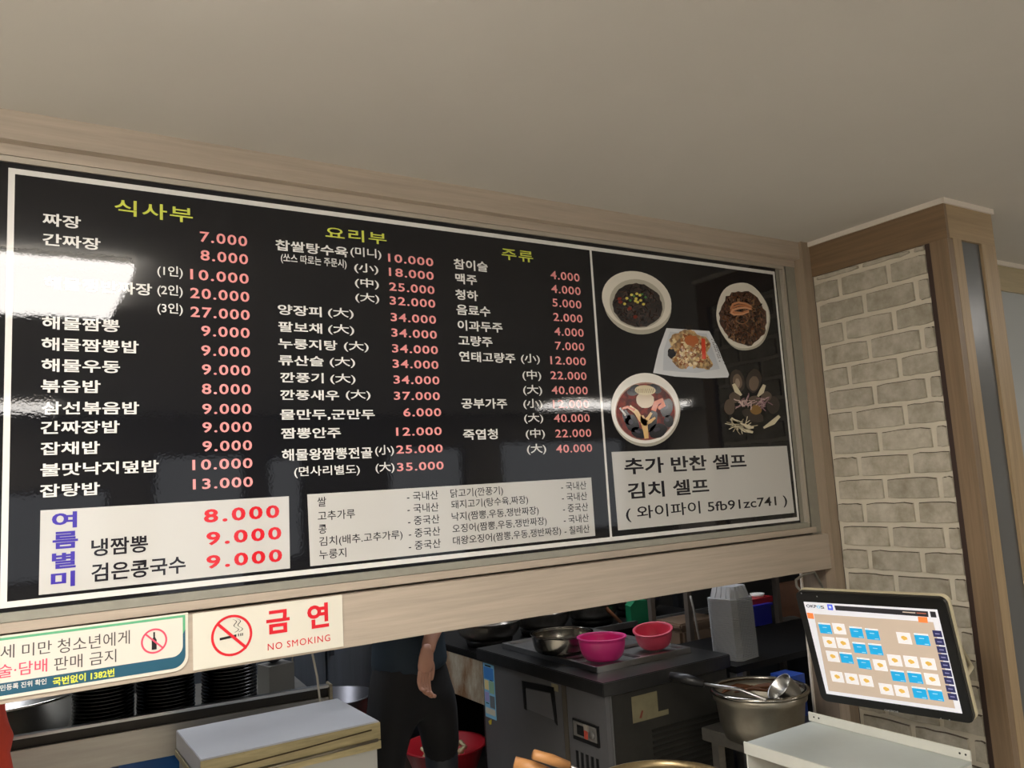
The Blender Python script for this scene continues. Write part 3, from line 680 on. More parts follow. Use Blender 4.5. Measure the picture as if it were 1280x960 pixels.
for x, y in [(205, 262), (362, 282), (442, 292), (690, 318), (378, 360), (458, 367), (312, 410), (400, 438), (570, 500), (655, 508), (678, 585), (758, 595)]:
    cx, cy = CC(x, y)
    q = MB(); card(q, x, y, wht, -.0013)
    q.add([(cx + u, cy + v, -.0011) for u, v in ((-tw / 2, -th / 2), (tw / 2, -th / 2), (tw / 2, th * .36), (-tw / 2, th * .36))], [(0, 1, 2, 3)], blue)
    for u, v, l in ((.1, -.42, .3), (-.2, .05, .35), (-.45, .42, .25)):
        q.add([(cx + u * tw, cy + v * th, -.0010), (cx + (u + l) * tw, cy + v * th, -.0010), (cx + (u + l) * tw, cy + (v + .06) * th, -.0010), (cx + u * tw, cy + (v + .06) * th, -.0010)], [(0, 1, 2, 3)], em('screen_pale_blue', 'a8dcf4'))
    q.build('table_card', screen)['label'] = 'blue occupied-table card'
for x, y in [(275, 265), (226, 332), (295, 337), (600, 312), (243, 403), (480, 447), (553, 423), (635, 430), (722, 440), (740, 518), (265, 505), (338, 515), (411, 525), (510, 567), (588, 577)]:
    cx, cy = CC(x, y); q = MB(); card(q, x, y, wht, -.0013)
    q.add([(cx + u * tw, cy + v * th, -.0011) for u, v in ((-.22, .0), (-.05, -.2), (.24, -.08), (.2, .12), (-.02, .22), (-.2, .14))], [tuple(range(6))], fdm)
    q.build('table_card', screen)['label'] = 'white empty-table card with a gold mark'
for i, (x, y) in enumerate([(766, 290), (777, 330), (787, 370), (796, 408), (806, 447), (815, 487), (824, 526), (832, 566), (842, 605)]):
    cx, cy = CC(x, y); q = MB(); q.add([(cx + u * .0118, cy + v * .0094, -.0013) for u, v in ((-1, -1), (1, -1), (1, 1), (-1, 1))], [(0, 1, 2, 3)], nav)
    q.add([(cx + u * .006, cy + v * .0014, -.0011) for u, v in ((-1, -1), (1, -1), (1, 1), (-1, 1))], [(0, 1, 2, 3)], em('screen_button_text', '8f8fb8'))
    q.build('screen_button', screen)
b = MB(); dk = em('screen_dark', '2c2a2e')
spoly(b, dk, [(250, 148), (718, 178), (722, 206), (258, 172)], -.0013); spoly(b, dk, [(728, 178), (756, 180), (762, 209), (734, 207)], -.0013)
spoly(b, em('screen_icon', '4a5fe0'), [(214, 142), (240, 144), (245, 172), (219, 170)], -.0013); spoly(b, em('screen_icon_dot', 'c8d4ff'), [(222, 150), (234, 151), (237, 163), (225, 162)], -.0011)
spoly(b, org, [(113, 184), (144, 187), (150, 216), (119, 212)], -.0012); spoly(b, org, [(668, 204), (715, 207), (719, 236), (672, 232)], -.0012)
spoly(b, em('screen_small_text', 'c8b8a8'), [(592, 178), (656, 183), (656, 188), (592, 183)], -.0011); spoly(b, em('screen_red_text', 'a8604c'), [(662, 183), (710, 187), (710, 192), (662, 188)], -.0011)
b.build('toolbar', screen)
def letter_local(mb, m, text, p0, p1, h, z, bold=.02):
    v, f = glyphs(text, bold); a = CC(*p0); c = CC(*p1); W = c[0] - a[0]
    mb.add([(a[0] + u * W, a[1] + t * h, z) for u, t in v], f, m)
b = MB(); letter_local(b, em('screen_logo', '24242c'), 'OKP', (110, 150), (162, 154), .0095, -.0012); letter_local(b, em('screen_logo_cyan', '35b4d8'), 'O', (163, 155), (180, 156), .0095, -.0012); letter_local(b, em('screen_logo', '24242c'), 'S', (181, 156), (200, 157), .0095, -.0012)
b.build('screen_logo', screen)
b = MB(); letter_local(b, mat('bezel_lettering', 'a8a8a8', .4), 'OKPOS', (500, 672), (570, 680), .006, -.0024); 
for p in ((783, 715), (826, 722), (163, 104), (85, 88)):
    cx, cy = CC(*p); b.add([(cx + u * .0018, cy + v * .0018, -.0024) for u, v in ((-1, -1), (1, -1), (1, 1), (-1, 1))], [(0, 1, 2, 3)], mat('bezel_lettering', 'a8a8a8', .4))
b.build('bezel_mark', mon)
# wall arm (local axes): from the shell back to the brick wall
iw = lambda p: MM.transposed() @ (Vector(p) - mon.location)
b = MB(); b.tube([iw((2.28, -.66, .93)), iw((2.45, -.60, .935)), iw((2.656, -.45, .95))], .007, mat('ivory_plastic', 'd9cfae', .4)); b.build('support_rod', mon)
b = MB(); b.tube([iw((2.24, -.47, 1.0)), iw((2.40, -.42, .98)), iw((2.650, -.36, .98))], .02, BLACK, seg=12)
b.tube([iw((2.640, -.36, .98)), iw((2.6585, -.36, .98))], .05, BLACK, seg=16); b.build('wall_arm', mon)
b = MB(); b.tube([iw(onX(1004, 742, 2.14)), iw(onX(996, 733, 2.18)), iw(onX(995, 725, 2.25)), iw(onX(1003, 719, 2.34)), iw((2.46, -.07, 1.18)), iw((2.60, -.046, 1.0))], .004, mat('grey_cable', '77756f', .5)); b.build('cable', mon)

# ================================================================== WHITE STAND UNDER THE MONITOR
ZC = .75
p1, p2, p3 = onZ(1001, 906, ZC), onZ(1205, 950, ZC), onZ(953, 935, ZC)
cx0 = p3.x; cx1 = p2.x; cy1 = p1.y; cy0 = p2.y - .02
WM = mat('white_enamel', 'd9d9cf', .35, var=.05, vscale=8)
cab = thing('white_cabinet', 'low white metal stand with a drilled rear flange, under the monitor', 'stand', ((cx0 + cx1) / 2, (cy0 + cy1) / 2, 0))
def rel(o, par):
    o.parent = par; o.matrix_parent_inverse = Matrix.Translation(par.location * -1); return o
rel(MB().box(cx0, cx1, cy0, cy1, ZC - .006, ZC, mat('grey_white_top', 'b9bfba', .35, var=.06, vscale=5)).build('top_sheet'), cab)
rel(MB().box(cx1 - .002, cx1 + .004, cy0, cy1 + .01, ZC + .0005, ZC + .028, WM).build('rear_flange', bevel=.001), cab)
rel(MB().box(cx0 - .006, cx0 + .0, cy0, cy1, ZC - .03, ZC + .004, WM).build('front_lip', bevel=.001), cab)
rel(MB().box(cx0 + .002, cx1, cy1 - .006, cy1, .012, ZC - .007, WM).build('side_panel'), cab)
rel(MB().box(cx0 + .002, cx1, cy0, cy0 + .006, .012, ZC - .007, WM).build('side_panel'), cab)
rel(MB().box(cx1 - .01, cx1, cy0 + .007, cy1 - .007, .012, ZC - .007, WM).build('back_panel'), cab)
rel(MB().box(cx0 + .002, cx1 - .011, cy0 + .007, cy1 - .007, .35, .358, WM).build('shelf_board'), cab)
b = MB()
for yy in (cy1 - .012, cy1 - .030, cy0 + .028, cy0 + .012):
    b.lathe([(.0, 0), (.0028, 0), (.0028, .0012)], BLACK, 10, c=(0, 0, 0), M=Matrix.Translation((cx1 - .0022, yy, ZC + .016)) @ Matrix.Rotation(-PI / 2, 4, 'Y'))
rel(b.build('screw_hole'), cab)
for i, (sx, sy) in enumerate(((cx0 + .02, cy0 + .02), (cx1 - .02, cy0 + .02), (cx0 + .02, cy1 - .02), (cx1 - .02, cy1 - .02))):
    rel(MB().box(sx - .012, sx + .012, sy - .012, sy + .012, 0, .012, BLACK).build('foot'), cab)
pk = MB().box(cx0 + .03, cx0 + .13, cy0 + .06, cy0 + .22, .36, .715, mat('orange_carton', 'd88a64', .5)); o = pk.build('carton', bevel=.002); tag(o, 'orange-topped carton inside the white stand under the monitor', 'carton')

# ================================================================== KITCHEN: COUNTER FRIDGE
FX0, FX1, FY0, FY1, FZ = 1.80, 2.40, .34, 1.20, .85
fr = thing('counter_fridge', 'grey under-counter kitchen fridge with blackened worktop, recessed handle and control panel', 'fridge', (2.1, .77, 0))
F = lambda mb, n, bev=0: rel(mb.build(n, bevel=bev), fr)
F(MB().box(FX0 + .022, FX1, FY0, FY1, .08, FZ - .05, GREYSTEEL), 'body')
F(MB().box(FX0 - .02, FX1 + .01, FY0 - .02, FY1 + .01, FZ - .048, FZ, BLACKTOP), 'worktop', .003)
F(MB().box(FX0 + .05, FX1 - .03, FY0 + .04, FY1 - .03, 0, .08, BLACK), 'plinth')
DOOR = mat('fridge_door_steel', '6b6b6c', .42, metal=.45, var=.06, vscale=6)
dr = F(MB().box(FX0, FX0 + .021, .60, FY1 - .005, .12, FZ - .052, DOOR), 'door', .002)
de = F(MB().box(FX0 - .001, FX0 + .021, .575, .599, .12, FZ - .052, mat('door_edge_brown', '5a544a', .5, metal=.3)), 'door_edge')
# recessed handle: dark surround and sloping steel scoop
b = MB()
b.prism([(.648, .778), (.873, .765), (.868, .658), (.850, .655), (.852, .742), (.672, .753), (.655, .648), (.640, .640)], FX0 - .003, FX0 + .001, BLACK, axis='x')
hd = b.build('handle'); hd.parent = dr
b = MB(); b.add([(FX0 - .0015, .670, .750), (FX0 - .0015, .850, .738), (FX0 - .0015, .848, .66), (FX0 - .0015, .657, .655)], [(0, 1, 2, 3)], mat('scoop_steel', '8a8a8c', .3, metal=.6)); o = b.build('handle_scoop'); o.parent = dr
# energy sticker on the far end of the door
b = MB(); b.box(FX0 - .0015, FX0 - .0003, 1.095, 1.185, .565, .790, mat('sticker_blue', '7fb8d8', .45)); st = b.build('energy_sticker'); st.parent = dr; st['label'] = 'pale blue energy rating sticker with coloured panels'
b = MB(); cs = ['3f7fc4', 'e2cf94', '8fb496', '9a94c8', '6b7378', 'c9c4b0']
for (y0, y1, z0, z1, c_) in [(1.10, 1.18, .725, .775, cs[0]), (1.145, 1.18, .68, .72, cs[1]), (1.10, 1.14, .67, .72, cs[2]), (1.145, 1.18, .63, .67, cs[3]), (1.10, 1.14, .61, .66, cs[4]), (1.10, 1.18, .58, .605, cs[5]), (1.15, 1.175, .622, .626, '1a1a1a'), (1.11, 1.135, .722, .725, '1a1a1a'), (1.12, 1.17, .778, .784, '1a1a1a')]:
    b.box(FX0 - .0022, FX0 - .0016, y0, y1, z0, z1, mat('stk_' + c_, c_, .5))
o = b.build('sticker_print'); o.parent = dr
b = MB(); b.prism([(1.135, .562), (1.15, .556), (1.165, .548), (1.155, .535), (1.14, .54)], FX0 - .0015, FX0 - .0003, mat('yellow_tag', 'b3a22c', .5), axis='x'); o = b.build('yellow_tag'); o.parent = dr
b = MB(); b.box(FX0 - .0015, FX0 - .0003, .62, .665, .765, .79, mat('tag_olive', '8a8468', .5)); o = b.build('maker_tag'); o.parent = dr
mp_ = F(MB().box(FX0 + .002, FX0 + .021, FY0 + .002, .572, .12, FZ - .052, DOOR), 'machine_panel')
b = MB(); b.box(FX0 - .006, FX0 + .0015, .385, .535, .617, .690, BLACK); cp = b.build('control_panel'); cp.parent = mp_
b = MB(); b.box(FX0 - .008, FX0 - .0062, .392, .528, .632, .683, mat('control_fascia', '6a6864', .4)); b.box(FX0 - .009, FX0 - .0081, .455, .505, .64, .674, BLACK)
b.box(FX0 - .014, FX0 - .0092, .44, .456, .636, .664, mat('red_switch', 'b0493a', .4)); b.box(FX0 - .012, FX0 - .0082, .436, .46, .662, .684, mat('clear_cap', '8a857c', .3)); o = b.build('control_fascia'); o.parent = cp
b = MB(); b.lathe([(0, 0), (.014, 0), (.014, .006), (0, .006)], mat('control_fascia', '6a6864', .4), 16, M=Matrix.Translation((FX0 - .0082, .413, .655)) @ Matrix.Rotation(-PI / 2, 4, 'Y')); o = b.build('dial'); o.parent = cp
for i in range(5):
    b = MB(); b.box(FX0 + .0005, FX0 + .0018, .40 + i * .03, .415 + i * .03, .50, .575, BLACK); o = b.build('vent_slot'); o.parent = mp_
# the cheek facing the hatch, darker than the body, with an old yellowed notice and pressed louvres
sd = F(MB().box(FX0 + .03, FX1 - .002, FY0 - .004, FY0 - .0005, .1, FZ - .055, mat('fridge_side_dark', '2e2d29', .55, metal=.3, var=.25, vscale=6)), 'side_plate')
b = MB(); b.box(1.915, 2.036, FY0 - .0055, FY0 - .0045, .687, .777, mat('yellowed_paper', '6e684e', .7, var=.15, vscale=20)); b.box(2.036, 2.085, FY0 - .0055, FY0 - .0045, .687, .705, mat('yellowed_paper', '8f8763', .7))
b.prism([(1.945, .70), (1.955, .698), (1.965, .722), (1.958, .724)], FY0 - .0065, FY0 - .0056, mat('rust_spot', '6a3020', .7), axis='y')
o = b.build('notice'); o.parent = sd; o['label'] = 'yellowed paper notice with a rust mark'; o.location = Vector((0, 0, 0))
for i in range(26):
    z = .14 + i * .02
    b = MB(); b.box(2.0, 2.37, FY0 - .009, FY0 - .0045, z, z + .009, mat('louvre_dark', '24231f', .5, metal=.4)); o = b.build('louvre'); o.parent = sd

# topping tray frame on the worktop, with lids
tr = thing('topping_tray', 'low stainless rack of square lidded inserts on the fridge worktop', 'tray', (2.12, .77, FZ))
T = lambda mb, n, bev=0: rel(mb.build(n, bevel=bev), tr)
TX0, TX1, TY0, TY1 = 1.86, 2.33, .45, 1.12
b = MB(); hgt = .022
b.box(TX0, TX1, TY0, TY0 + .018, FZ, FZ + hgt, STEEL); b.box(TX0, TX1, TY1 - .018, TY1, FZ, FZ + hgt, STEEL); b.box(TX0, TX0 + .018, TY0 + .018, TY1 - .018, FZ, FZ + hgt, STEEL); b.box(TX1 - .018, TX1, TY0 + .018, TY1 - .018, FZ, FZ + hgt, STEEL)
for k in (1, 2): yy = TY0 + (TY1 - TY0) * k / 3; b.box(TX0 + .018, TX1 - .018, yy - .008, yy + .008, FZ, FZ + hgt, STEEL)
b.box((TX0 + TX1) / 2 - .008, (TX0 + TX1) / 2 + .008, TY0 + .018, TY1 - .018, FZ, FZ + hgt - .001, STEEL)
T(b, 'rack_frame', .0015)
for i in range(2):
    for k in range(3):
        xa0 = TX0 + .02 + i * ((TX1 - TX0) / 2 - .01); xb0 = xa0 + (TX1 - TX0) / 2 - .03
        ya0 = TY0 + (TY1 - TY0) * k / 3 + .02; yb0 = ya0 + (TY1 - TY0) / 3 - .04
        T(MB().box(xa0, xb0, ya0, yb0, FZ + .006, FZ + .012, STEEL), 'insert_lid', .002)

def bowl_prof(r0, r1, h, t=.003, lip=.006, n=10, p=.5):
    """outer and inner curve of a bowl: base radius r0, rim r1"""
    out = []; inn = []
    for i in range(n + 1):
        u = i / n; rr_ = r0 + (r1 - r0) * math.sin(u * PI / 2) ** (1 / (1 + p)); out.append((rr_, h * (1 - math.cos(u * PI / 2)) ** .85))
    inn = [(max(r_ - t, 0.0), z + t) for r_, z in out if z + t < h]
    return [(0, 0)] + out + [(r1 + lip, h), (r1 + lip, h + .004), (r1 - t, h + .004)] + inn[::-1] + [(0, t)]
pc = onZ(752, 828, FZ + .022); 
def simple_thing(mb, name, label, cat, loc, group=None, rot=None):
    o = mb.build(name); o.location = loc
    if rot: o.rotation_euler = rot
    return tag(o, label, cat, group)
PINK = mat('hot_pink_plastic', 'e03a8c', .3, spec=.5); ROSE = mat('rose_plastic', 'd04a62', .32)
b = MB(); b.lathe(bowl_prof(.048, .089, .082), PINK, 40); 
o = simple_thing(b, 'plastic_bowl', 'hot pink plastic bowl on the steel rack nearest the corner', 'bowl', (pc.x + .035, pc.y + .035, FZ + .0225))
b = MB(); b.lathe(bowl_prof(.042, .074, .066), ROSE, 40)
pc2 = onZ(815, 812, FZ + .022)
o = simple_thing(b, 'plastic_bowl', 'dusky rose plastic bowl tilted on the steel rack behind the pink one', 'bowl', (pc2.x + .03, pc2.y + .015, FZ + .030), rot=(math.radians(6), math.radians(-10), 0))
sb = thing('steel_bowl', 'round polished steel bowl on the rack left of the pink bowl', 'bowl', (0, 0, 0)); p_ = onZ(706, 816, FZ + .022); sb.location = (p_.x + .012, p_.y + .03, FZ + .0225)
b = MB(); b.lathe(bowl_prof(.085, .122, .072, p=1.0), mat('polished_steel', 'a8a49a', .18, metal=1), 48); b.build('bowl_shell', sb)
b = MB(); b.lathe([(.1185, .070), (.127, .071), (.127, .076), (.1185, .076)], mat('polished_steel', 'a8a49a', .18, metal=1), 48, closed=True); b.build('rolled_rim', sb)

# ================================================================== GAS RANGE AND WOKS
GX0 = 1.85; GY0 = 1.27; GZ = .80
rg = thing('gas_range', 'black greasy wok range with a rust-stained white end panel', 'stove', (2.5, 1.7, 0))
G = lambda mb, n, bev=0: rel(mb.build(n, bevel=bev), rg)
G(MB().box(GX0, 3.3, GY0, 1.93, GZ - .03, GZ, BLACKM), 'stove_top', .003)
G(MB().box(GX0 + .02, 3.28, GY0 + .02, GY0 + .04, .18, GZ - .031, BLACKM), 'front_panel')
G(MB().box(GX0 + .02, 3.28, 1.89, 1.92, .18, GZ - .031, BLACKM), 'rear_panel')
RUST = mat('rust_stained_enamel', 'c2c0ac', .5, col2='7a4a10', vscale=6, stretch=(1, 2, 1))
G(MB().prism([(GY0 + .012, GZ - .032), (GY0 + .46, GZ - .032), (GY0 + .50, GZ - .08), (GY0 + .50, GZ - .19), (GY0 + .46, GZ - .22), (GY0 + .012, GZ - .22)], GX0 + .002, GX0 + .02, RUST, axis='x'), 'end_panel', .002)
for x, y in ((GX0 + .05, GY0 + .06), (3.24, GY0 + .06), (GX0 + .05, 1.86), (3.24, 1.86)): G(MB().box(x - .02, x + .02, y - .018, y + .018, 0, GZ - .031, BLACKM), 'leg')
G(MB().box(2.1, 3.27, GY0 + .05, 1.885, .2, .22, BLACKM), 'lower_shelf')
tag(MB().box(GX0, 3.3, 1.94, 1.96, 0, 1.5, STEELD).build('splash_back'), 'dull steel splash sheet standing behind the wok range', 'panel')
G(MB().box(GX0 + .3, 3.3, GY0 - .004, GY0 + .006, GZ + .0005, GZ + .03, STEELD), 'front_rail')
wk = [(2.00, 1.47, .155), (2.33, 1.50, .145), (2.66, 1.52, .145), (2.99, 1.55, .145)]
lab = ['soot-dark wok at the left end of the range', 'second wok from the left on the range, half hidden by the beam', 'wok behind the pink bowl on the range', 'steel wok at the right end of the range']
for (x, y, r_), l_ in zip(wk, lab):
    b = MB()
    for a in range(6):
        an = a * PI / 3; b.box(-.008, .008, -.008, .008, 0, .02, BLACKM)
    ringb = MB(); ringb.lathe([(.085, 0), (.105, 0), (.115, .03), (.095, .03)], BLACKM, 24, closed=True)
    o = ringb.build('burner_ring'); o.location = (x, y, GZ + .0005); rel(o, rg)
    wkt = thing('wok', l_, 'wok', (x, y, GZ + .022))
    b = MB(); b.lathe(bowl_prof(.03, r_, .085, p=.9, lip=.002), mat('seasoned_steel', '8f8a82', .3, metal=.9, var=.4, vscale=8), 40); b.build('pan', wkt)
    b = MB(); b.tube([(r_ * .98, 0, .083), (r_ + .05, 0, .10), (r_ + .13, 0, .13)], [.009, .01, .012], BLACKM); b.build('handle', wkt); wkt.rotation_euler.z = 1.9
b = MB(); b.prism([(0, 0), (.10, 0), (.115, .10), (.09, .125), (.03, .13), (.0, .10)], -.04, .04, mat('green_plastic', '0f6b45', .45), axis='y')
o = simple_thing(b, 'green_jug', 'green plastic scoop at the right of the range behind the bowls', 'scoop', (onY(784, 780, 1.33).x, 1.315, GZ + .0005), rot=(0, 0, -.35))
b = MB(); b.tube([(0, 0, .006), (-.05, .05, .08), (-.09, .09, .15)], [.008, .01, .011], mat('brown_wood_handle', '6b3f24', .5)); b.lathe([(0, 0), (.035, .004), (.04, .012), (0, .008)], STEELD, 16)
o = simple_thing(b, 'ladle', 'ladle with brown wooden handle leaning by the green scoop', 'ladle', (onY(788, 790, 1.31).x - .03, 1.325, GZ + .001))

# rack posts, bin
sh = thing('steel_rack', 'tall steel storage rack with square posts beside the brown bin', 'rack', (3.2, 1.05, 0))
S = lambda mb, n: rel(mb.build(n), sh)
PST = mat('rack_post_brown', '6e655d', .5, metal=.4)
RA = onY(816, 780, 1.12); RB = onY(862, 780, .90)
for x, y in ((RA.x, 1.12), (RB.x, .90), (RA.x + .62, 1.12), (RB.x + .62, .90)): S(MB().box(x - .013, x + .013, y - .013, y + .013, 0, 1.75, PST), 'post')
for z in (.30, 1.24, 1.7): S(MB().prism([(RA.x - .014, 1.135), (RB.x - .014, .885), (RB.x + .635, .885), (RA.x + .635, 1.135)], z, z + .02, STEELD), 'shelf')
bn = thing('storage_bin', 'brown lidded storage bin with a moulded handle standing behind the rack posts', 'bin', (onY(840, 780, 1.22).x + .06, 1.03, .3205))
bn.location.x = (RA.x + RB.x) / 2 + .13
BRN = mat('brown_bin_plastic', '7a6552', .5, var=.1)
b = MB(); b.prism([(-.13, -.09), (.13, -.09), (.13, .09), (-.13, .09)], 0, .50, BRN); b.build('bin_body', bn, bevel=.015)
b = MB(); b.box(-.14, .14, -.097, .097, .501, .53, BRN); b.build('lid', bn, bevel=.008)
b = MB(); b.tube([(-.05, -.092, .36), (-.05, -.115, .40), (.05, -.115, .40), (.05, -.092, .36)], .009, BRN); b.build('handle', bn)
b = MB(); b.tube([onY(863, 745, .83), onY(868, 765, .83), onY(872, 790, .83), onY(878, 815, .83)], .005, mat('white_cable', 'a09c94', .5)); tag(b.build('cable'), 'pale cable hanging between the rack post and the bowls stack', 'cable')
# dark worktable at the right with the container stack
wt = thing('worktable', 'dark steel worktable carrying the tall stack of grey containers', 'table', (3.0, .56, 0))
W_ = lambda mb, n: rel(mb.build(n), wt)
W_(MB().box(2.43, 3.6, .315, .80, .775, .80, mat('dark_table_steel', '1f1f20', .4, metal=.6)), 'tabletop')
for x, y in ((2.46, .345), (3.57, .345), (2.46, .77), (3.57, .77)): W_(MB().box(x - .018, x + .018, y - .018, y + .018, 0, .7745, STEELD), 'leg')
W_(MB().box(2.44, 3.59, .325, .79, .3, .315, mat('dark_table_steel', '1f1f20', .4, metal=.6)), 'undershelf')
CUP = mat('grey_white_plastic', 'b0b2b4', .35, spec=.5)
def octo(r, ch): return [(r, -r + ch), (r, r - ch), (r - ch, r), (-r + ch, r), (-r, r - ch), (-r, -r + ch), (-r + ch, -r), (r - ch, -r)]
def container():
    b = MB(); P = octo(.072, .018); Q = octo(.064, .018); R_ = octo(.050, .014); n = 8
    vs = [(x, y, 0) for x, y in P] + [(x, y, .0022) for x, y in P] + [(x, y, .0022) for x, y in Q] + [(x, y, .0044 + .045) for x, y in R_]
    fs = [(i, (i + 1) % n, n + (i + 1) % n, n + i) for i in range(n)] + [(n + i, n + (i + 1) % n, 2 * n + (i + 1) % n, 2 * n + i) for i in range(n)] + [(2 * n + i, 2 * n + (i + 1) % n, 3 * n + (i + 1) % n, 3 * n + i) for i in range(n)] + [[3 * n + i for i in range(n)]]
    b.add(vs, fs, CUP); return b
pst = onZ(920, 826, .80); SXc, SYc = pst.x + .055, max(pst.y + .05, .40)
c0_ = container().build('takeaway_container'); c0_.location = (SXc, SYc, .8005); c0_.rotation_euler.z = .15
tag(c0_, 'grey-white plastic container in the tall upside-down nested stack', 'container', 'upside-down nested containers')
NC = 42; STEP = .0058
for k in range(1, NC):
    c = c0_.copy(); C.objects.link(c); c.location = (SXc + .008 * k / NC * -1, SYc, .8005 + STEP * k)
top = c; top['label'] = 'topmost fluted container of the tall upside-down stack'; del top['group']
b = MB()
for i in range(8):
    for t_ in (-.5, 0, .5):
        P = octo(.0625, .018); R_ = octo(.051, .014)
        a0, a1 = Vector(P[i]), Vector(P[(i + 1) % 8]); c_0, c_1 = Vector(R_[i]), Vector(R_[(i + 1) % 8]); f_ = .5 + t_ * .6
        A_ = a0.lerp(a1, f_); B_ = c_0.lerp(c_1, f_); b.tube([(A_.x, A_.y, .004), (B_.x, B_.y, .0485)], .0022, CUP, seg=5)
o = b.build('flutes'); o.parent = top
# blue tub, red tray, cup, plate, bag, carton on the worktable's far end
def at2(px, py_, z): p = onZ(px, py_, z); return p
ZW = .8005
sx = thing('side_shelf', 'dark low counter behind the worktable at the right', 'counter', (3.9, 1.3, 0))
rel(MB().box(3.62, 4.9, .85, 1.9, .02, .66, mat('dark_counter', '1b1b1c', .5, metal=.3)).build('counter_body'), sx); rel(MB().box(3.60, 4.92, .83, 1.92, .661, .69, mat('dark_counter', '1b1b1c', .5, metal=.3)).build('counter_top'), sx)
for a in ((3.7, .9), (4.8, .9), (3.7, 1.85), (4.8, 1.85)): rel(MB().box(a[0] - .02, a[0] + .02, a[1] - .02, a[1] + .02, 0, .02, BLACK).build('foot'), sx)
pb_ = onZ(955, 783, .69)
b = MB(); Q = .085
b.prism([(-Q, -.07), (Q, -.07), (Q, .07), (-Q, .07)], 0, .10, mat('blue_plastic', '2a2fa8', .35)); b.box(-Q - .008, Q + .008, -.078, .078, .10, .112, mat('blue_plastic', '2a2fa8', .35))
simple_thing(b, 'blue_tub', 'small royal blue plastic tub on the dark counter at the right', 'tub', (pb_.x + .02, pb_.y + .1, .6905))
b = MB(); b.box(-.09, .10, -.05, .05, 0, .03, mat('red_plastic', 'b0232c', .4)); simple_thing(b, 'red_tray', 'small red tray resting on the blue tub', 'tray', (pb_.x + .05, pb_.y + .1, .8035))
b = MB(); b.lathe([(0, 0), (.035, 0), (.042, .018), (.038, .018), (.03, .004), (0, .004)], WHITE, 20); simple_thing(b, 'dish', 'little white dish on the red tray', 'dish', (pb_.x + .08, pb_.y + .1, .834))
pp = onZ(975, 796, .69)
b = MB(); b.lathe([(0, 0), (.15, 0), (.18, .012), (.176, .014), (.148, .004), (0, .004)], mat('grey_plate', '8b8880', .5), 28); simple_thing(b, 'plate', 'grey plate under the crumpled bag at the right', 'plate', (pp.x + .08, pp.y - .03, .6905))
bm = bmesh.new(); bmesh.ops.create_icosphere(bm, subdivisions=3, radius=1)
for v in bm.verts:
    k = 1 + .12 * math.sin(v.co.x * 7 + v.co.y * 5) * math.cos(v.co.z * 6); v.co = Vector((v.co.x * .11 * k, v.co.y * .08 * k, max(-.3, v.co.z) * .065 * k))
zmin = min(v.co.z for v in bm.verts)
for v in bm.verts: v.co.z -= zmin
me = bpy.data.meshes.new('bag'); bm.to_mesh(me); bm.free(); me.materials.append(mat('grey_bag', '5d5a54', .6, bump=.5, bscale=20))
o = bpy.data.objects.new('crumpled_bag', me); C.objects.link(o); o.location = (pp.x + .06, pp.y - .03, .6955); tag(o, 'crumpled grey bag lying on the grey plate', 'bag')
b = MB(); b.box(-.12, .12, -.12, .12, 0, .19, mat('brown_carton', '4a2d18', .6, var=.2)); b.box(-.06, .06, -.1215, -.1205, .05, .13, mat('carton_label', '8a6a3c', .6))
simple_thing(b, 'brown_carton', 'brown carton right of the blue tub, partly behind the monitor', 'carton', (pb_.x + .42, pb_.y + .02, .6905))
box_ = MB().box(3.62, 5.2, 1.95, 2.0, 1.0, 1.04, mat('dark_shelf', '17181a', .5)); o = box_.build('wall_shelf'); tag(o, 'dark shelf board above the counter at the right', 'shelf')
for xx in (3.7, 5.1):
    rel(MB().box(xx - .02, xx + .02, 1.95, 2.0, 0, 1.0, mat('dark_shelf', '17181a', .5)).build('leg'), o)
b = MB(); b.box(0, .09, 0, .1, 0, .09, mat('dark_grey_box', '3b3a38', .5)); simple_thing(b, 'dark_box', 'dark grey box standing on the dark shelf board', 'box', (3.7, 1.955 - .02, 1.0405))

# ================================================================== STOCK POT ON ITS TABLE
ZR = .80; ctr = (onZ(950, 845, ZR) + onZ(950, 891, ZR)) / 2; lft = onZ(889, 864, ZR)
PR = .165; PCX, PCY = lft.x + .155, lft.y - .075
ZT = .625
st_ = thing('low_table', 'low stainless table under the big pot of sauce', 'table', (2.35, .15, 0))
tcn = onZ(876, 909, ZT)
S2 = lambda mb, n, bev=0: rel(mb.build(n, bevel=bev), st_)
S2(MB().box(tcn.x, 2.605, tcn.y - .50, tcn.y, ZT - .045, ZT, STEELB), 'tabletop', .003)
for x in (tcn.x + .04, 2.56):
    for y in (tcn.y - .46, tcn.y - .04): S2(MB().box(x - .016, x + .016, y - .016, y + .016, 0, ZT - .0455, STEELB), 'leg')
pot = thing('stock_pot', 'large battered aluminium pot with a rolled rim, full of brown sauce', 'pot', (PCX, PCY, ZT + .0005))
HP = ZR - ZT
b = MB(); b.lathe([(0, 0), (.10, 0), (.128, .012), (.142, .06), (.150, HP - .045), (PR - .006, HP - .035), (PR - .004, HP - .012), (PR - .01, HP - .008), (PR - .016, HP - .04), (.146, HP - .05), (.138, .06), (.122, .016), (0, .01)], mat('aluminium_pot', 'a39d8e', .32, metal=.9, var=.2, vscale=9, bump=.2, bscale=14), 56); b.build('pot_body', pot)
b = MB(); b.lathe([(PR - .012, HP - .014), (PR + .003, HP - .012), (PR + .004, HP - .002), (PR - .012, HP)], mat('polished_steel', 'a8a49a', .18, metal=1), 56, closed=True); b.build('rolled_rim', pot)
b = MB(); b.lathe([(0, HP - .072), (.05, HP - .068), (.10, HP - .07), (.1425, HP - .07)], mat('brown_sauce', '2c1a10', .25, var=.4, vscale=12, bump=.4, bscale=16), 40); b.build('sauce', pot)
b = MB()
